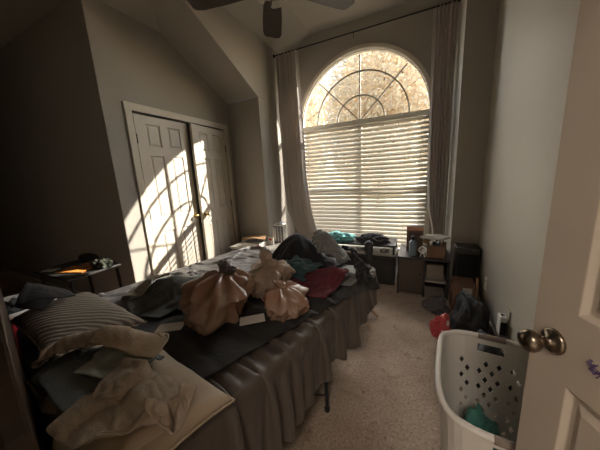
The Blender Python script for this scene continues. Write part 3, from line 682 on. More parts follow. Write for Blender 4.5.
# envelopes
PAPER = mat('white_paper', (0.62, 0.58, 0.53), 0.7)
def envelope(c, rot, label):
    x, y = c; z = float(hf_at(np.array(x), np.array(y)))
    bm = B(); cbox(bm, (0, 0, 0), (0.115, 0.065, 0.0025)); o = obj('envelope', bm, PAPER)
    def zz(a, b): return float(hf_at(np.array(x+a), np.array(y+b)))
    gx_ = (zz(.05, 0)-zz(-.05, 0))/0.1; gy_ = (zz(0, .04)-zz(0, -.04))/0.08; nrm = Vector((-gx_*0.35, -gy_*0.35, 1)).normalized()
    q = Vector((0, 0, 1)).rotation_difference(nrm).to_matrix().to_4x4()
    o.matrix_world = BM @ Matrix.Translation((x, y, z+0.030)) @ q @ Matrix.Rotation(rot, 4, 'Z')
    tag(o, label, 'envelope')
    bm = B(); quad(bm, [(-0.057, 0.032, 0.0016), (0.057, 0.032, 0.0016), (0, -0.005, 0.0020)]); obj('flap', bm, PAPER, o, solid=0.0006)
envelope((-0.47, 0.41), 0.75, 'small white envelope lying alone on the dark blanket nearer the pillows')
envelope((-0.20, 0.66), 0.9, 'small white envelope tucked against the foot of the shopping bags')

# shopping bags
def bag_mat():
    m = mat('thin_tan_plastic', (0.42, 0.29, 0.21), 0.25, spec=0.7, trans=0.35, var=0.30, vscale=7, col2=(0.36, 0.18, 0.11), clear=0.3); return m
PLA = bag_mat(); PLD = mat('grey_bag_knot', (0.12, 0.10, 0.09), 0.35, spec=0.6, trans=0.2); PLB = mat('pale_tan_plastic', (0.52, 0.41, 0.32), 0.28, spec=0.6, trans=0.45, var=0.15, vscale=6)
def ridged(p, s):
    v = 0; a = 1
    for k in range(4): v += a*(1-abs(noise.noise(p*s+Vector((k*7.1, 0, 0))))*2.2); a *= 0.5; s *= 2.0
    return v
def grocery_bag(label, c, r, h, seed, m, knot=True, lean=(0.0, 0.0), hl=0.09, mk=None):
    x, y = c; z = float(hf_at(np.array(x), np.array(y)))+0.002
    t_ = thing('grocery_bag', label, 'shopping bag', Wp(x, y, z), -AB, 'plastic grocery bags on the bed')
    bm = B(); seg, rows = 72, 46; rings = []
    prof = lambda t: (0.86*(t/0.05)**0.5 if t < 0.05 else 0.86+0.20*math.sin(min(1, (t-0.05)/0.4)*PI*0.5) if t < 0.45 else 1.06*math.cos((t-0.45)/0.55*PI*0.5)**0.8+0.12)
    for i in range(rows+1):
        t = i/rows; ring = []
        R0 = r*prof(t); zz = h*(t**0.9)
        for k in range(seg):
            a = 2*PI*k/seg; d = Vector((math.cos(a), math.sin(a), zz*6/h*0.4+seed*3.3))
            w_ = noise.noise(Vector((math.cos(a)*1.6, math.sin(a)*1.6, t*2.2+seed)))*0.42
            cr = (ridged(Vector((math.cos(a), math.sin(a), t*1.5+seed)), 2.0)-1.0)*0.20
            pl = 0.14*math.sin(a*8+seed+3*noise.noise(Vector((t*3, seed, 0))))*max(0, (t-0.45)/0.55)
            R1 = R0*(1+w_*(1 if t > 0.06 else t/0.06)+cr+pl); q = max(0, t-0.4)**1.3
            ring.append(bm.verts.new((R1*math.cos(a)+lean[0]*q, R1*math.sin(a)+lean[1]*q, zz+0.012*noise.noise(Vector((a*2, t*6, seed)))*(1 if t > 0.1 else 0))))
        rings.append(ring)
    for A, Bn in zip(rings, rings[1:]):
        for k in range(seg): bm.faces.new((A[k], A[(k+1) % seg], Bn[(k+1) % seg], Bn[k]))
    bm.faces.new(rings[0][::-1]); bm.faces.new(rings[-1])
    obj('bag_body', bm, m, t_, smooth=True)
    q = 0.6**1.3; tx, ty = lean[0]*q, lean[1]*q
    if knot:
        bm = B(); bmesh.ops.create_icosphere(bm, subdivisions=3, radius=0.026)
        for v in bm.verts: v.co *= 1+0.5*noise.noise(v.co*60+Vector((seed, 0, 0))); v.co += Vector((tx, ty, h+0.008))
        obj('knot', bm, mk or m, t_, smooth=True)
    for s in (-1, 1):
        bm = B(); n = 18; rows_ = []
        for i in range(n+1):
            q_ = i/n; a = -0.5*PI+q_*PI*1.15; wdt = 0.012+0.018*math.sin(q_*PI)**0.7
            cx_ = tx+s*(0.008+0.035*math.sin(q_*PI)); cz = h-0.005+hl*math.sin(q_*PI*0.85); cy = ty+0.03*math.cos(q_*PI)*s
            rows_.append([bm.verts.new((cx_+wdt*j*0.5*s*0.6, cy+wdt*j*0.6, cz+0.006*math.sin(j*2+q_*9+seed))) for j in (-1, -0.5, 0, 0.5, 1)])
        for A, Bn in zip(rows_, rows_[1:]):
            for k in range(4): bm.faces.new((A[k], A[k+1], Bn[k+1], Bn[k]))
        obj('handle', bm, mk or m, t_, smooth=True, solid=0.001)
    return t_
def grocery_bag(label, c, r, h, seed, m, lean=(0.0, 0.0), ears=((0.0, 0.0, 0.06, 0.0, 0.0),), mk=None, sx=1.0, sy=1.0):
    """a slumped, tied bag: thin film bulging over what is inside, gathered to a neck with loose ears"""
    x, y = c; z = float(hf_at(np.array(x), np.array(y)))+0.002
    t_ = thing('grocery_bag', label, 'shopping bag', Wp(x, y, z), -AB, 'plastic grocery bags on the bed')
    bm = B(); seg, rows = 110, 64; rings = []; sd = Vector((seed*3.7, seed*1.3, 0))
    def prof(t):
        if t < 0.06: return 0.80*(t/0.06)**0.5
        if t < 0.5: return 0.80+0.24*math.sin((t-0.06)/0.44*PI*0.5)
        return 0.10+0.94*math.cos((t-0.5)/0.5*PI*0.5)**0.75
    for i in range(rows+1):
        t = i/rows; ring = []; q = max(0, t-0.3)**1.3; zz = h*(1-(1-t)**1.25) if t < 1 else h
        for k in range(seg):
            a = 2*PI*k/seg; d = Vector((math.cos(a), math.sin(a), 0))
            p3 = Vector((math.cos(a)*1.0, math.sin(a)*1.0, t*1.3))+sd
            bulge = noise.noise(p3*1.3)*0.45+noise.noise(p3*2.6)*0.18
            cr = (ridged(p3+Vector((0, 0, 0.4*math.sin(a*3))), 1.7)-0.9)*0.13
            ns = 7+seed % 3; pl = 0.16*math.sin(a*ns+2.5*noise.noise(p3*1.1)+t*1.5)*max(0, (t-0.35)/0.65)
            g = min(1, t/0.08); R1 = r*prof(t)*(1+(bulge+cr+pl)*g)
            zk = 0.05*noise.noise(p3*2.2)*h*4*g*(1 if t < 0.95 else 0.4)
            ring.append(bm.verts.new((sx*R1*math.cos(a)+lean[0]*q, sy*R1*math.sin(a)+lean[1]*q, max(0.0, zz+zk))))
        rings.append(ring)
    for A, Bn in zip(rings, rings[1:]):
        for k in range(seg): bm.faces.new((A[k], A[(k+1) % seg], Bn[(k+1) % seg], Bn[k]))
    bm.faces.new(rings[0][::-1]); bm.faces.new(rings[-1])
    obj('bag_body', bm, m, t_, smooth=True)
    q = 0.7**1.3; tx, ty = lean[0]*q, lean[1]*q
    for k, (ex, ey, eh, la, lb) in enumerate(ears):
        bm = B(); n = 26; sg = 20; rg = []
        for i in range(n+1):
            u = i/n; w_ = 0.016+0.022*math.sin(min(1, u*1.15)*PI)**0.8+0.010*(1-u)
            rg.append([bm.verts.new((tx+ex+la*u+w_*(1+0.5*noise.noise(Vector((a_*1.3, u*3, seed+k))))*math.cos(a_), ty+ey+lb*u+w_*0.45*(1+0.6*noise.noise(Vector((a_*1.6, u*4, seed+k+9))))*math.sin(a_), h-0.012+eh*math.sin(u*PI*0.62)/0.93+0.010*noise.noise(Vector((a_*2, u*6, seed))))) for a_ in [2*PI*v/sg for v in range(sg)]])
        for A, Bn in zip(rg, rg[1:]):
            for v in range(sg): bm.faces.new((A[v], A[(v+1) % sg], Bn[(v+1) % sg], Bn[v]))
        bm.faces.new(rg[0][::-1]); bm.faces.new(rg[-1])
        obj('handle', bm, mk or m, t_, smooth=True)
    M_ = BM.inverted() @ (Matrix.Translation(Wp(x, y, z)) @ Matrix.Rotation(-AB, 4, 'Z'))
    splat(np.array([tuple(M_ @ v.co) for v in t_.children[0].data.vertices]), 0.0) if t_.children else None
    return t_
grocery_bag('small bulging orange tan grocery bag lying behind the one with the dark knot', (-0.60, 0.80), 0.095, 0.13, 5, PLA, lean=(0.02, 0.0))
grocery_bag('big reddish tan grocery bag with a dark knot, nearest the pillows', (-0.37, 0.60), 0.140, 0.205, 1, PLA, lean=(-0.04, 0.12), ears=((0, 0, 0.055, -0.03, 0.01), (0.01, 0, 0.035, 0.04, 0.02)), mk=PLD, sx=0.95, sy=1.1)
grocery_bag('pale tan grocery bag with its handles standing up in a peak', (-0.36, 0.93), 0.125, 0.18, 2, PLB, lean=(0.05, -0.03), ears=((0, 0, 0.085, -0.05, 0.02), (0.02, 0, 0.05, 0.05, -0.02)))
grocery_bag('low round orange tan grocery bag nearest the hanging sheet', (-0.14, 0.83), 0.105, 0.125, 3, PLA, lean=(-0.05, 0.02), ears=((0, 0, 0.03, -0.04, 0.01),))

# ------------------------------------------------------------------ things at the window
def blob(name, m, label, cat, loc, r, seed, folds=0.25, parent=None, group=None, sub=5, rz=0.0, fs=2.4):
    bm = B(); bmesh.ops.create_icosphere(bm, subdivisions=sub, radius=1)
    for v in bm.verts:
        p = v.co.copy(); k = (ridged(p+Vector((seed*1.7, 0, 0)), fs)-1.0)*folds+noise.noise(p*1.3+Vector((0, seed, 0)))*0.35
        f = 1+k; z = p.z*f; z = max(z, -0.28) if p.z < 0 else z
        v.co = Vector((p.x*f*r[0], p.y*f*r[1], (z+0.28)*r[2]/1.28))
    o = obj(name, bm, m, parent, smooth=True); o.location = loc; o.rotation_euler = (0, 0, rz)
    if label: tag(o, label, cat, group)
    return o
# TV stand with raised top
st = thing('tv_stand', 'low black television stand with a raised top under the window', 'tv stand', (-0.76, 3.08, 0))
X0, X1, Y0, Y1 = -0.54, 0.54, -0.18, 0.20
bm = B(); box(bm, (X0, Y0, 0.0), (X1, Y1, 0.36)); obj('cabinet', bm, BLACKW, st, bevel=0.004)
WTOP = mat('pale_shelf_top', (0.40, 0.38, 0.34), 0.4, spec=0.5)
bm = B(); box(bm, (X0-0.01, Y0-0.01, 0.36), (X1+0.01, Y1+0.01, 0.375)); obj('shelf_top', bm, WTOP, st, bevel=0.002, label='pale lower top surface')
bm = B(); box(bm, (X0+0.04, Y0, 0.465), (X1, Y1, 0.49)); obj('raised_top', bm, BLACKW, st, bevel=0.003)
for x in (X0+0.055, -0.30, X1-0.015):
    for y in (Y0+0.015, Y1-0.015):
        bm = B(); cbox(bm, (x, y, 0.42), (0.022, 0.022, 0.092)); obj('post', bm, BLACKM, st)
for k, x in enumerate((-0.27, 0.27)):
    bm = B(); box(bm, (x-0.255, Y0-0.012, 0.03), (x+0.255, Y0-0.001, 0.34)); d = obj('door', bm, BLACKW, st, bevel=0.003)
    bm = B(); tube(bm, [(x+(0.2 if k == 0 else -0.2), Y0-0.022, 0.16), (x+(0.2 if k == 0 else -0.2), Y0-0.022, 0.24)], 0.005, 8); obj('handle', bm, BLACKM, d)
TEAL = mat('teal_cloth', (0.20, 0.50, 0.50), 0.8, sheen=0.1, bump=0.2, bscale=100); DG = mat('dark_grey_cloth', (0.06, 0.058, 0.062), 0.9, sheen=0.1)
blob('folded_shirt', TEAL, 'teal shirt bunched up on the raised top of the black stand', 'shirt', (-0.93, 3.03, 0.492), (0.185, 0.13, 0.095), 3, folds=0.3)
sk = blob('shorts', DG, 'dark grey shorts bunched on the black stand, one leg hanging over the edge', 'shorts', (-0.49, 3.03, 0.492), (0.175, 0.12, 0.085), 6, folds=0.3)
bm = B(); rows = []
for i in range(14):
    q = i/13; zz = 0.035-0.20*q; yy = -0.10-0.115*min(1, q*3.0); w_ = 0.035+0.012*math.sin(q*5)
    if q < 0.34: zz = 0.035-0.02*q
    rows.append([bm.verts.new((-0.02+w_*j+0.02*q, yy+0.008*math.sin(j*4+q*6), zz+0.01*math.cos(j*3))) for j in np.linspace(-1, 1, 9)])
for A, Bn in zip(rows, rows[1:]):
    for k in range(8): bm.faces.new((A[k], A[k+1], Bn[k+1], Bn[k]))
obj('hanging_leg', bm, DG, sk, smooth=True, solid=0.012)
# cables and headset on lower shelf
CAB = mat('dark_cable', (0.03, 0.03, 0.03), 0.5)
for (x, y, r, lb) in ((-0.62, 2.96, 0.055, 'coil of dark cable on the pale lower shelf of the stand, nearer its middle'), (-0.34, 2.96, 0.05, 'coil of dark cable on the pale lower shelf at the right end of the stand')):
    bm = B(); pts = [(r*(1+0.12*math.sin(k*1.7))*math.cos(k*0.42), r*0.75*math.sin(k*0.42), 0.004+0.0011*k) for k in range(46)]; tube(bm, pts, 0.0035, 6)
    o = obj('cable', bm, CAB, smooth=True); o.location = (x, y, 0.376); tag(o, lb, 'cable')
# low chest left of stand
ch = thing('low_chest', 'low dark chest between the foot of the bed and the left curtain', 'chest', (-1.81, 2.67, 0))
bm = B(); box(bm, (-0.43, -0.24, 0.0), (0.42, 0.26, 0.44)); obj('body', bm, BLACKW, ch, bevel=0.005)
bm = B(); box(bm, (-0.44, -0.25, 0.441), (0.43, 0.27, 0.46)); obj('lid', bm, WTOP, ch, bevel=0.004, label='pale lid')
CLEARP = mat('smoky_plastic', (0.16, 0.155, 0.15), 0.15, spec=0.8); SILV = mat('silver_foil', (0.75, 0.73, 0.70), 0.25, metal=0.9)
jr = thing('storage_jar', 'tall ridged clear storage jar with a silver lid beside the left curtain', 'jar', (-1.70, 2.835, 0.461))
bm = B(); seg = 48; rings = []
for z, r in ((0, 0.075), (0.005, 0.085), (0.22, 0.088), (0.235, 0.080)):
    rings.append([bm.verts.new(((r+0.003*math.cos(k*PI))*math.cos(2*PI*k/seg), (r+0.003*math.cos(k*PI))*math.sin(2*PI*k/seg), z)) for k in range(seg)])
for A, Bn in zip(rings, rings[1:]):
    for k in range(seg): bm.faces.new((A[k], A[(k+1) % seg], Bn[(k+1) % seg], Bn[k]))
bm.faces.new(rings[0][::-1]); bm.faces.new(rings[-1]); obj('body', bm, CLEARP, jr, smooth=True)
for k in range(14):
    a = 2*PI*k/14; bm = B(); tube(bm, [(0.087*math.cos(a), 0.087*math.sin(a), 0.012), (0.090*math.cos(a), 0.090*math.sin(a), 0.225)], 0.006, 6); obj('rib', bm, SILV, jr)
bm = B(); lathe(bm, [(0, 0.236), (0.090, 0.236), (0.092, 0.250), (0.085, 0.262), (0.03, 0.266), (0.025, 0.28), (0, 0.282)], 36); obj('lid', bm, SILV, jr, smooth=True)
CARD = mat('cardboard', (0.36, 0.22, 0.12), 0.85, var=0.15, vscale=10); CARDD = mat('dark_cardboard', (0.22, 0.13, 0.085), 0.85, var=0.2, vscale=10)
def carton(name, label, lo, hi, m, rz=0.0, flaps=True, cat='box'):
    cx_, cy_ = (lo[0]+hi[0])/2, (lo[1]+hi[1])/2; t_ = thing(name, label, cat, (cx_, cy_, lo[2]), rz); w_, d_, h_ = hi[0]-lo[0], hi[1]-lo[1], hi[2]-lo[2]
    bm = B(); box(bm, (-w_/2, -d_/2, 0), (w_/2, d_/2, h_)); obj('carton', bm, m, t_, bevel=0.002)
    if flaps:
        bm = B(); box(bm, (-w_/2, -d_/2, h_+0.0005), (w_/2, -0.002, h_+0.003)); obj('flap', bm, m, t_)
        bm = B(); box(bm, (-w_/2, 0.002, h_+0.0005), (w_/2, d_/2, h_+0.003)); obj('flap', bm, m, t_)
    return t_
carton('cardboard_box', 'flat brown cardboard box on the low chest near the closet door', (-2.22, 2.66, 0.461), (-1.97, 2.90, 0.52), CARD)
WH = mat('white_card', (0.66, 0.63, 0.58), 0.5)
b_ = carton('shoe_box', 'flat white box with a dark lid standing on the low chest', (-2.06, 2.46, 0.461), (-1.79, 2.64, 0.52), WH, rz=0.0, flaps=False)
bm = B(); box(bm, (-0.138, -0.093, 0.0595), (0.138, 0.093, 0.072)); obj('lid', bm, BLACKW, b_, bevel=0.002, label='dark lid')
sg = thing('gift_tag', 'small white upright tag with black lettering and a red heart', 'tag', (-1.76, 2.66, 0.461), 0.15)
bm = B(); box(bm, (-0.055, -0.006, 0.0), (0.055, 0.006, 0.105)); obj('card', bm, WH, sg, bevel=0.001)
INKB = mat('black_print', (0.02, 0.02, 0.02), 0.6); REDP = mat('red_print', (0.55, 0.03, 0.04), 0.6)
bm = B(); cbox(bm, (-0.032, -0.0068, 0.07), (0.010, 0.001, 0.045)); obj('letter', bm, INKB, sg)
bm = B(); vs = []
for k in range(24):
    a = 2*PI*k/24; x = 16*math.sin(a)**3; z = 13*math.cos(a)-5*math.cos(2*a)-2*math.cos(3*a)-math.cos(4*a); vs.append((0.014+x*0.0014, -0.0063, 0.07+z*0.0014))
poly_prism(bm, vs, (0, -0.001, 0)); obj('heart', bm, REDP, sg)
blob('towel', WH, 'white towel bundled on the low chest next to the left curtain', 'towel', (-1.49, 2.72, 0.461), (0.085, 0.13, 0.06), 12, folds=0.3)

# low table at the right of the window
tb = thing('side_table', 'low dark table with a cabinet and an open cubby, right of the window', 'table', (0.07, 2.99, 0))
BRW = mat('dark_brown_panel', (0.085, 0.060, 0.045), 0.45, spec=0.5, var=0.2, vscale=6)
bm = B(); box(bm, (-0.25, -0.28, 0.405), (0.24, 0.25, 0.43)); obj('table_top', bm, BLACKW, tb, bevel=0.003)
for x in (-0.238, 0.012, 0.228):
    bm = B(); box(bm, (x-0.011, -0.27, 0.0), (x+0.011, 0.24, 0.404)); obj('side_panel', bm, BLACKW, tb)
bm = B(); box(bm, (-0.225, -0.268, 0.03), (0.0, -0.25, 0.40)); d = obj('door', bm, BRW, tb, bevel=0.002, label='brown door'); bm = B(); knob_mesh(bm, axis_mtx((-0.02, -0.269, 0.25), (0, -1, 0)), 0.3); obj('knob', bm, BLACKM, d)
bm = B(); box(bm, (0.024, -0.26, 0.17), (0.216, 0.23, 0.185)); obj('shelf', bm, WTOP, tb, label='pale shelf')
bm = B(); box(bm, (0.024, 0.22, 0.0), (0.216, 0.232, 0.404)); obj('back_panel', bm, BRW, tb)
bm = B(); box(bm, (-0.226, 0.225, 0.0), (0.0, 0.236, 0.404)); obj('back_panel', bm, BRW, tb)
carton('small_carton', 'pale grey brown carton inside the open cubby of the low table', (0.105, 2.80, 0.186), (0.265, 3.0, 0.335), mat('greyish_card', (0.28, 0.23, 0.18), 0.8), flaps=False)
pf = thing('picture_box', 'upright brown and orange box behind the blue bottle on the low table', 'box', (-0.02, 3.00, 0.431), 0.05)
bm = B(); box(bm, (-0.085, -0.035, 0), (0.085, 0.035, 0.275)); obj('carton', bm, CARDD, pf, bevel=0.002)
bm = B(); box(bm, (-0.0855, -0.036, 0.235), (0.0855, -0.0352, 0.274)); obj('top_band', bm, mat('salmon_print', (0.55, 0.26, 0.17), 0.6), pf, label='salmon band')
bm = B(); box(bm, (-0.062, -0.036, 0.03), (0.062, -0.0352, 0.215)); obj('panel', bm, mat('brown_print', (0.13, 0.085, 0.07), 0.5), pf, label='dark printed panel')
bt = thing('water_bottle', 'pale blue water bottle with a dark cap on the low table', 'bottle', (-0.035, 2.80, 0.431))
bm = B(); lathe(bm, [(0, 0), (0.034, 0), (0.037, 0.006), (0.037, 0.135), (0.033, 0.15), (0.020, 0.162), (0.018, 0.17), (0, 0.171)], 28); obj('body', bm, mat('pale_blue_enamel', (0.24, 0.32, 0.37), 0.4, spec=0.5), bt, smooth=True)
bm = B(); lathe(bm, [(0, 0.1715), (0.020, 0.1715), (0.020, 0.205), (0.012, 0.212), (0, 0.212)], 20); obj('cap', bm, BLACKW, bt, smooth=True, label='dark cap')
fg = thing('wire_ornament', 'small white wheel shaped ornament on legs at the front of the low table', 'ornament', (0.06, 2.765, 0.431))
WHP = mat('white_enamel', (0.84, 0.82, 0.78), 0.4)
bm = B(); tube(bm, [(0.034*math.cos(2*PI*k/24), 0, 0.075+0.034*math.sin(2*PI*k/24)) for k in range(24)], 0.005, 8, closed=True); obj('wheel', bm, WHP, fg, smooth=True)
for a in (0.5, 1.55, 2.6):
    bm = B(); tube(bm, [(-0.034*math.cos(a), 0, 0.075-0.034*math.sin(a)), (0.034*math.cos(a), 0, 0.075+0.034*math.sin(a))], 0.003, 6); obj('spoke', bm, WHP, fg)
for x in (-0.022, 0.022):
    bm = B(); tube(bm, [(0, 0, 0.075), (x, 0, 0.0)], 0.004, 6); obj('leg', bm, WHP, fg)
ob = thing('open_carton', 'open brown cardboard box full of books at the right end of the low table', 'box', (0.195, 2.86, 0.431), -0.15)
for lo, hi in (((-0.08, -0.10, 0), (-0.077, 0.10, 0.13)), ((0.077, -0.10, 0), (0.08, 0.10, 0.13)), ((-0.077, -0.10, 0), (0.077, -0.097, 0.13)), ((-0.077, 0.097, 0), (0.077, 0.10, 0.13))):
    bm = B(); box(bm, lo, hi); obj('wall_panel', bm, CARDD if lo[1] < -0.09 and hi[1] < 0 else CARD, ob)
bm = B(); box(bm, (-0.077, -0.097, 0), (0.077, 0.097, 0.003)); obj('bottom', bm, CARD, ob)
bm = B(); box(bm, (-0.135, -0.10, 0.0), (-0.08, 0.10, 0.002), Matrix.Translation((0, 0, 0.13)) @ Matrix.Translation((-0.08, 0, 0)) @ Matrix.Rotation(0.5, 4, 'Y') @ Matrix.Translation((0.08, 0, 0))); obj('flap', bm, CARD, ob)
for k, (c_, h_, lb) in enumerate((((0.60, 0.57, 0.52), 0.150, 'pale cream book, leftmost in the open carton on the low table'), ((0.02, 0.02, 0.03), 0.165, 'black book in the middle of the open carton'), ((0.12, 0.16, 0.22), 0.155, 'dark blue book between the black and the brown book in the carton'), ((0.30, 0.17, 0.13), 0.160, 'brown book, rightmost in the open carton on the low table'))):
    x = 0.145+k*0.031; bk = thing('book', lb, 'book', (x, 2.86, 0.4345), -0.15, 'books in the open carton')
    bm = B(); box(bm, (-0.011, -0.075, 0), (0.011, 0.075, h_)); obj('cover', bm, mat('cover_%s' % ('cream', 'black', 'blue', 'brown')[k], c_, 0.5), bk, bevel=0.002)
    bm = B(); box(bm, (-0.009, -0.0745, h_-0.003), (0.009, 0.072, h_+0.0006)); obj('pages', bm, PAPER, bk)
blob('towel', WHP, 'white cloth lying across the books in the open carton below the right curtain', 'cloth', (0.17, 2.93, 0.60), (0.13, 0.07, 0.035), 14, folds=0.3)

# dark tower, carton, bags on the floor at the right
tw = thing('speaker_tower', 'black upright cabinet in the dark corner right of the low table', 'speaker', (0.46, 2.84, 0))
bm = B(); box(bm, (-0.10, -0.10, 0.0), (0.10, 0.11, 0.56)); obj('cabinet', bm, BLACKW, tw, bevel=0.006)
bm = B(); box(bm, (-0.085, -0.106, 0.05), (0.085, -0.1005, 0.50)); obj('grille', bm, mat('grille_cloth', (0.018, 0.018, 0.018), 0.95, bump=0.5, bscale=300), tw)
cb = carton('cardboard_box', 'brown cardboard box with a white label against the right wall', (0.32, 2.53, 0.0), (0.50, 2.72, 0.27), CARDD)
bm = B(); box(bm, (-0.01, -0.0962, 0.18), (0.065, -0.0952, 0.24)); obj('shipping_label', bm, PAPER, cb, label='white label')
for k, (x, y, c_) in enumerate(((0.535, 2.66, (0.50, 0.25, 0.10)), (0.528, 2.61, (0.6, 0.35, 0.2)))):
    bm = B(); tube(bm, [(0, 0, 0), (-0.005, 0.0, 0.30)], 0.010, 10); o = obj('cardboard_tube', bm, mat('tube_%s' % ('copper', 'peach')[k], c_, 0.5), smooth=True); o.location = (x, y, 0.0); tag(o, ('thin copper coloured tube leaning beside the labelled box', 'thin peach coloured tube standing in front of the copper one')[k], 'tube')
NYL = mat('black_nylon', (0.016, 0.016, 0.018), 0.6, spec=0.4, bump=0.3, bscale=40); CHAR = mat('charcoal_nylon', (0.025, 0.024, 0.025), 0.7)
bp = blob('duffel_bag', CHAR, 'big charcoal duffel bag slumped against the right wall', 'bag', (0.42, 2.22, 0.0), (0.12, 0.24, 0.31), 22, folds=0.10)
bm = B(); tube(bm, [(-0.05+0.01*math.sin(q*7), -0.22+0.4*q, 0.20+0.13*math.sin(q*PI)) for q in np.linspace(0, 1, 16)], 0.009, 8); obj('strap', bm, NYL, bp, smooth=True)
b2 = blob('backpack', NYL, 'black backpack lying between the duffel bag and the laundry basket', 'backpack', (0.40, 1.72, 0.0), (0.135, 0.20, 0.27), 25, folds=0.10)
bm = B(); tube(bm, [(0.02, 0.12-0.25*q, 0.19+0.06*math.sin(q*PI)) for q in np.linspace(0, 1, 14)], 0.010, 8); obj('strap', bm, NYL, b2, smooth=True)
def red_mat():
    m = mat('red_foil_print', (0.42, 0.045, 0.045), 0.35, spec=0.6); n = m.node_tree; b = n.nodes['Principled BSDF']; tc = n.nodes.new('ShaderNodeTexCoord')
    t = n.nodes.new('ShaderNodeTexNoise'); t.inputs['Scale'].default_value = 11; n.links.new(tc.outputs['Object'], t.inputs[0])
    r = n.nodes.new('ShaderNodeValToRGB'); r.color_ramp.interpolation = 'CONSTANT'; e_ = r.color_ramp.elements; e_[0].color = (0.42, 0.045, 0.045, 1); e_[1].position = 0.57; e_[1].color = (0.55, 0.52, 0.48, 1)
    k = e_.new(0.63); k.color = (0.10, 0.08, 0.06, 1); k = e_.new(0.68); k.color = (0.42, 0.045, 0.045, 1)
    n.links.new(t.outputs[0], r.inputs[0]); n.links.new(r.outputs[0], b.inputs['Base Color']); return m
blob('gift_bag', red_mat(), 'crumpled red and white bag on the carpet in front of the duffel bag', 'bag', (0.20, 2.10, 0.0), (0.070, 0.09, 0.15), 27, folds=0.28)
blob('scarf', mat('mauve_grey_cloth', (0.10, 0.09, 0.095), 0.9), 'mauve grey scarf heaped on the floor beside the low table', 'scarf', (0.19, 2.48, 0.0), (0.10, 0.09, 0.12), 29, folds=0.3)

# wall fittings on the right wall
ol = thing('wall_outlet', 'white double wall outlet low on the right wall', 'outlet', (XR, 2.52, 0.31))
bm = B(); box(bm, (-0.006, -0.037, -0.058), (-0.0002, 0.037, 0.058)); obj('plate', bm, WHP, ol, bevel=0.002)
for z in (-0.024, 0.024):
    bm = B(); box(bm, (-0.0095, -0.017, z-0.015), (-0.006, 0.017, z+0.015)); s_ = obj('socket', bm, WHP, ol, bevel=0.001)
    for y in (-0.007, 0.007):
        bm = B(); box(bm, (-0.0100, y-0.0015, z-0.002), (-0.0094, y+0.0015, z+0.010)); obj('slot', bm, INKB, s_)
pd = thing('plug_in_device', 'small white and dark plug-in device on the right wall beside the backpack', 'plug-in device', (XR, 1.92, 0.30))
bm = B(); box(bm, (-0.010, -0.045, -0.02), (-0.0002, 0.045, 0.09)); obj('wall_plate', bm, WALLG, pd, bevel=0.002)
bm = B(); box(bm, (-0.050, -0.035, -0.10), (-0.0102, 0.035, 0.04)); obj('case', bm, WHP, pd, bevel=0.008)
bm = B(); box(bm, (-0.046, -0.037, -0.09), (-0.012, -0.0352, 0.005)); obj('side_grille', bm, BLACKW, pd)
bm = B(); lathe(bm, [(0, 0.0405), (0.011, 0.0405), (0.011, 0.043), (0, 0.043)], 16, Matrix.Translation((-0.03, 0, 0))); obj('vent', bm, INKB, pd)

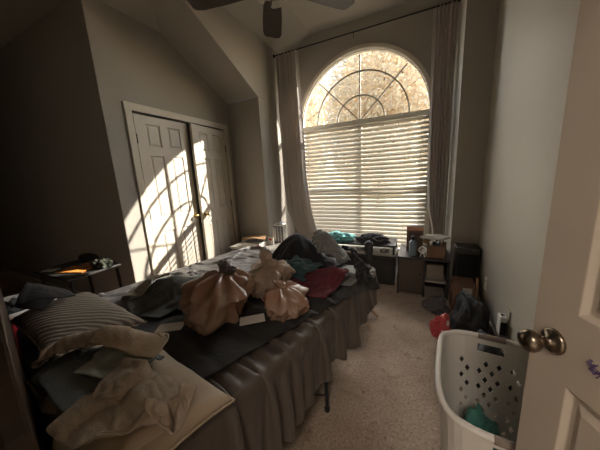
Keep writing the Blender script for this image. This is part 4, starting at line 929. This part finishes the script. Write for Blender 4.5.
# ------------------------------------------------------------------ laundry basket
def basket(loc, rz):
    t_ = thing('laundry_basket', 'tall white plastic laundry basket with diamond holes beside the open door', 'laundry basket', loc, rz)
    PL = mat('white_plastic', (0.62, 0.585, 0.53), 0.4, spec=0.5, trans=0.12); GRIP = mat('taupe_grip', (0.20, 0.16, 0.13), 0.6)
    hw, hl, hh = 0.190, 0.250, 0.60; NS, NZ = 64, 16
    def rim_z(a): return hh-0.020*(math.sin(a)**2)+0.01*abs(math.cos(2*a))
    AA = np.linspace(0, 2*PI, 2001); px_ = np.sign(np.cos(AA))*np.abs(np.cos(AA))**0.5*hw; py_ = np.sign(np.sin(AA))*np.abs(np.sin(AA))**0.5*hl
    cum = np.concatenate([[0], np.cumsum(np.hypot(np.diff(px_), np.diff(py_)))]); cum /= cum[-1]
    def pt(s, tz):
        a = float(np.interp((s % NS)/NS, cum, AA)); p = 0.5; k = 0.76+0.24*tz; c, sn = math.cos(a), math.sin(a)
        x = math.copysign(abs(c)**p, c)*hw*k; y = math.copysign(abs(sn)**p, sn)*hl*k
        return Vector((x, y, 0.006+(rim_z(a)-0.006)*tz))
    bm = B(); G = [[bm.verts.new(pt(s, j/NZ)) for j in range(NZ+1)] for s in range(NS)]
    for s in range(NS):
        for j in range(NZ):
            a, b, c, d = G[s][j], G[(s+1) % NS][j], G[(s+1) % NS][j+1], G[s][j+1]
            q = 0
            # each side: its centre is at s = 0, 30, 60, 90
            off_ = ((s+8) % 16)-8
            side = ((s+8)//16) % 4; lim = 5 if side in (1, 3) else 6
            grp = abs(off_+0.5)
            hole = 2 <= j <= 12 and grp < lim and ((off_+j) % 2 == 0) and not (2.0 < grp < 3.0)
            slot = side in (1, 3) and grp < 2 and j == 14
            if slot: continue
            if hole:
                ctrp = (a.co+b.co+c.co+d.co)/4; mids = [(a.co+b.co)/2, (b.co+c.co)/2, (c.co+d.co)/2, (d.co+a.co)/2]
                D = [bm.verts.new(ctrp+(m_-ctrp)*0.90) for m_ in mids]; K = [a, b, c, d]
                for i in range(4):
                    bm.faces.new((K[i], K[(i+1) % 4], D[i])); bm.faces.new((K[(i+1) % 4], D[(i+1) % 4], D[i]))
            else: bm.faces.new((a, b, c, d))
    cen = bm.verts.new((0, 0, 0.006))
    for s in range(NS): bm.faces.new((cen, G[(s+1) % NS][0], G[s][0]))
    obj('basket_body', bm, PL, t_, smooth=False, solid=0.003)
    bm = B(); path = [pt(s, 1.0)*1.0 for s in range(NS)]; tube(bm, [Vector((p.x*1.01, p.y*1.01, p.z-0.004)) for p in path], 0.0105, 12, closed=True); obj('rim', bm, PL, t_, smooth=True)
    for s0 in (16, 48):
        bm = B(); pth = [pt(s, 1.0) for s in range(s0-2, s0+3)]; tube(bm, [Vector((p.x*1.012, p.y*1.012, p.z-0.004)) for p in pth], 0.0120, 12); obj('grip', bm, GRIP, t_, smooth=True, label='taupe grip')
    return t_
basket((0.285, 0.955, 0.0), -0.10)
blob('green_shirt', mat('sea_green_cloth', (0.05, 0.17, 0.14), 0.85, sheen=0.1), 'sea green shirt lying inside the white laundry basket', 'shirt', (0.27, 0.93, 0.010), (0.105, 0.145, 0.36), 31, folds=0.22)

# ------------------------------------------------------------------ left side: small table with clutter, red tub
ta = thing('folding_table', 'small dark table with clutter against the dark wall at the left', 'table', (-2.88, 1.06, 0))
bm = B(); box(bm, (-0.32, -0.20, 0.575), (0.32, 0.22, 0.595)); obj('table_top', bm, BLACKW, ta, bevel=0.004)
for x in (-0.29, 0.29):
    for y in (-0.17, 0.19):
        bm = B(); tube(bm, [(x, y, 0), (x*0.97, y*0.97, 0.575)], 0.013, 10); obj('leg', bm, BLACKM, ta)
ORG = mat('orange_cover', (0.75, 0.33, 0.07), 0.45, var=0.3, vscale=14, col2=(0.45, 0.15, 0.04)); PNK = mat('salmon_paper', (0.42, 0.20, 0.14), 0.6)
def flat(name, label, cat, c, s, m, rz):
    bm = B(); cbox(bm, (0, 0, s[2]/2), s); o = obj(name, bm, m, bevel=min(0.001, s[2]/4)); o.location = c; o.rotation_euler = (0, 0, rz); return tag(o, label, cat)
flat('magazine', 'glossy orange magazine lying on the small dark table', 'magazine', (-2.80, 1.03, 0.5965), (0.27, 0.18, 0.008), ORG, 0.35)
flat('notebook', 'salmon notebook on top of the orange magazine', 'notebook', (-2.80, 1.10, 0.606), (0.15, 0.09, 0.012), PNK, 0.1)
flat('notepad', 'white notepad at the left end of the small dark table', 'notepad', (-3.04, 0.93, 0.5965), (0.11, 0.07, 0.010), PAPER, 0.5)
blob('dark_scarf', mat('slate_cloth', (0.055, 0.06, 0.055), 0.9), 'dark slate scarf strewn over the back of the small table', 'scarf', (-2.99, 1.21, 0.5965), (0.15, 0.06, 0.07), 33, folds=0.3)
blob('knit_cap', mat('olive_cloth', (0.06, 0.065, 0.05), 0.9), 'dark olive cap at the right end of the small table', 'cap', (-2.64, 1.16, 0.5965), (0.075, 0.075, 0.08), 35, folds=0.2)
tu = thing('storage_tub', 'red storage tub with a thick white rim standing left of the bed', 'tub', (-2.58, 0.54, 0))
REDT = mat('red_plastic', (0.40, 0.018, 0.030), 0.35, spec=0.5)
bm = B(); lathe(bm, [(0, 0.0), (0.17, 0.0), (0.18, 0.01), (0.215, 0.50), (0.209, 0.50), (0.174, 0.015), (0, 0.012)], 48); obj('tub_body', bm, REDT, tu, smooth=True)
bm = B(); lathe(bm, [(0.212, 0.485), (0.224, 0.487), (0.232, 0.50), (0.234, 0.535), (0.226, 0.545), (0.212, 0.540), (0.208, 0.50), (0.212, 0.485)], 48); obj('rim', bm, WHP, tu, smooth=True, label='thick white rim')
blob('jeans', mat('slate_denim', (0.07, 0.075, 0.08), 0.9), 'slate grey jeans stuffed into the red tub', 'jeans', (-2.58, 0.54, 0.30), (0.15, 0.15, 0.25), 37, folds=0.22)
ls = thing('folding_stool', 'pale wooden folding stool pushed under the foot of the bed, one leg showing', 'stool', Wp(-0.28, 1.93, 0), -AB)
PINE = mat('pale_pine', (0.42, 0.27, 0.17), 0.6, var=0.2, vscale=8, stretch=(1, 8, 1))
for s in (-1, 1):
    bm = B(); y = 0.09*s
    for d_ in (-1, 1): 
        bm = B(); v0 = Vector((0.18*d_, y+0.011*d_, 0.012)); v1 = Vector((-0.15*d_, y+0.011*d_, 0.25)); tube(bm, [v0, v1], 0.014, 4); obj('leg', bm, PINE, ls)
bm = B(); box(bm, (-0.16, -0.12, 0.255), (0.16, 0.12, 0.275)); obj('seat', bm, PINE, ls, bevel=0.004)
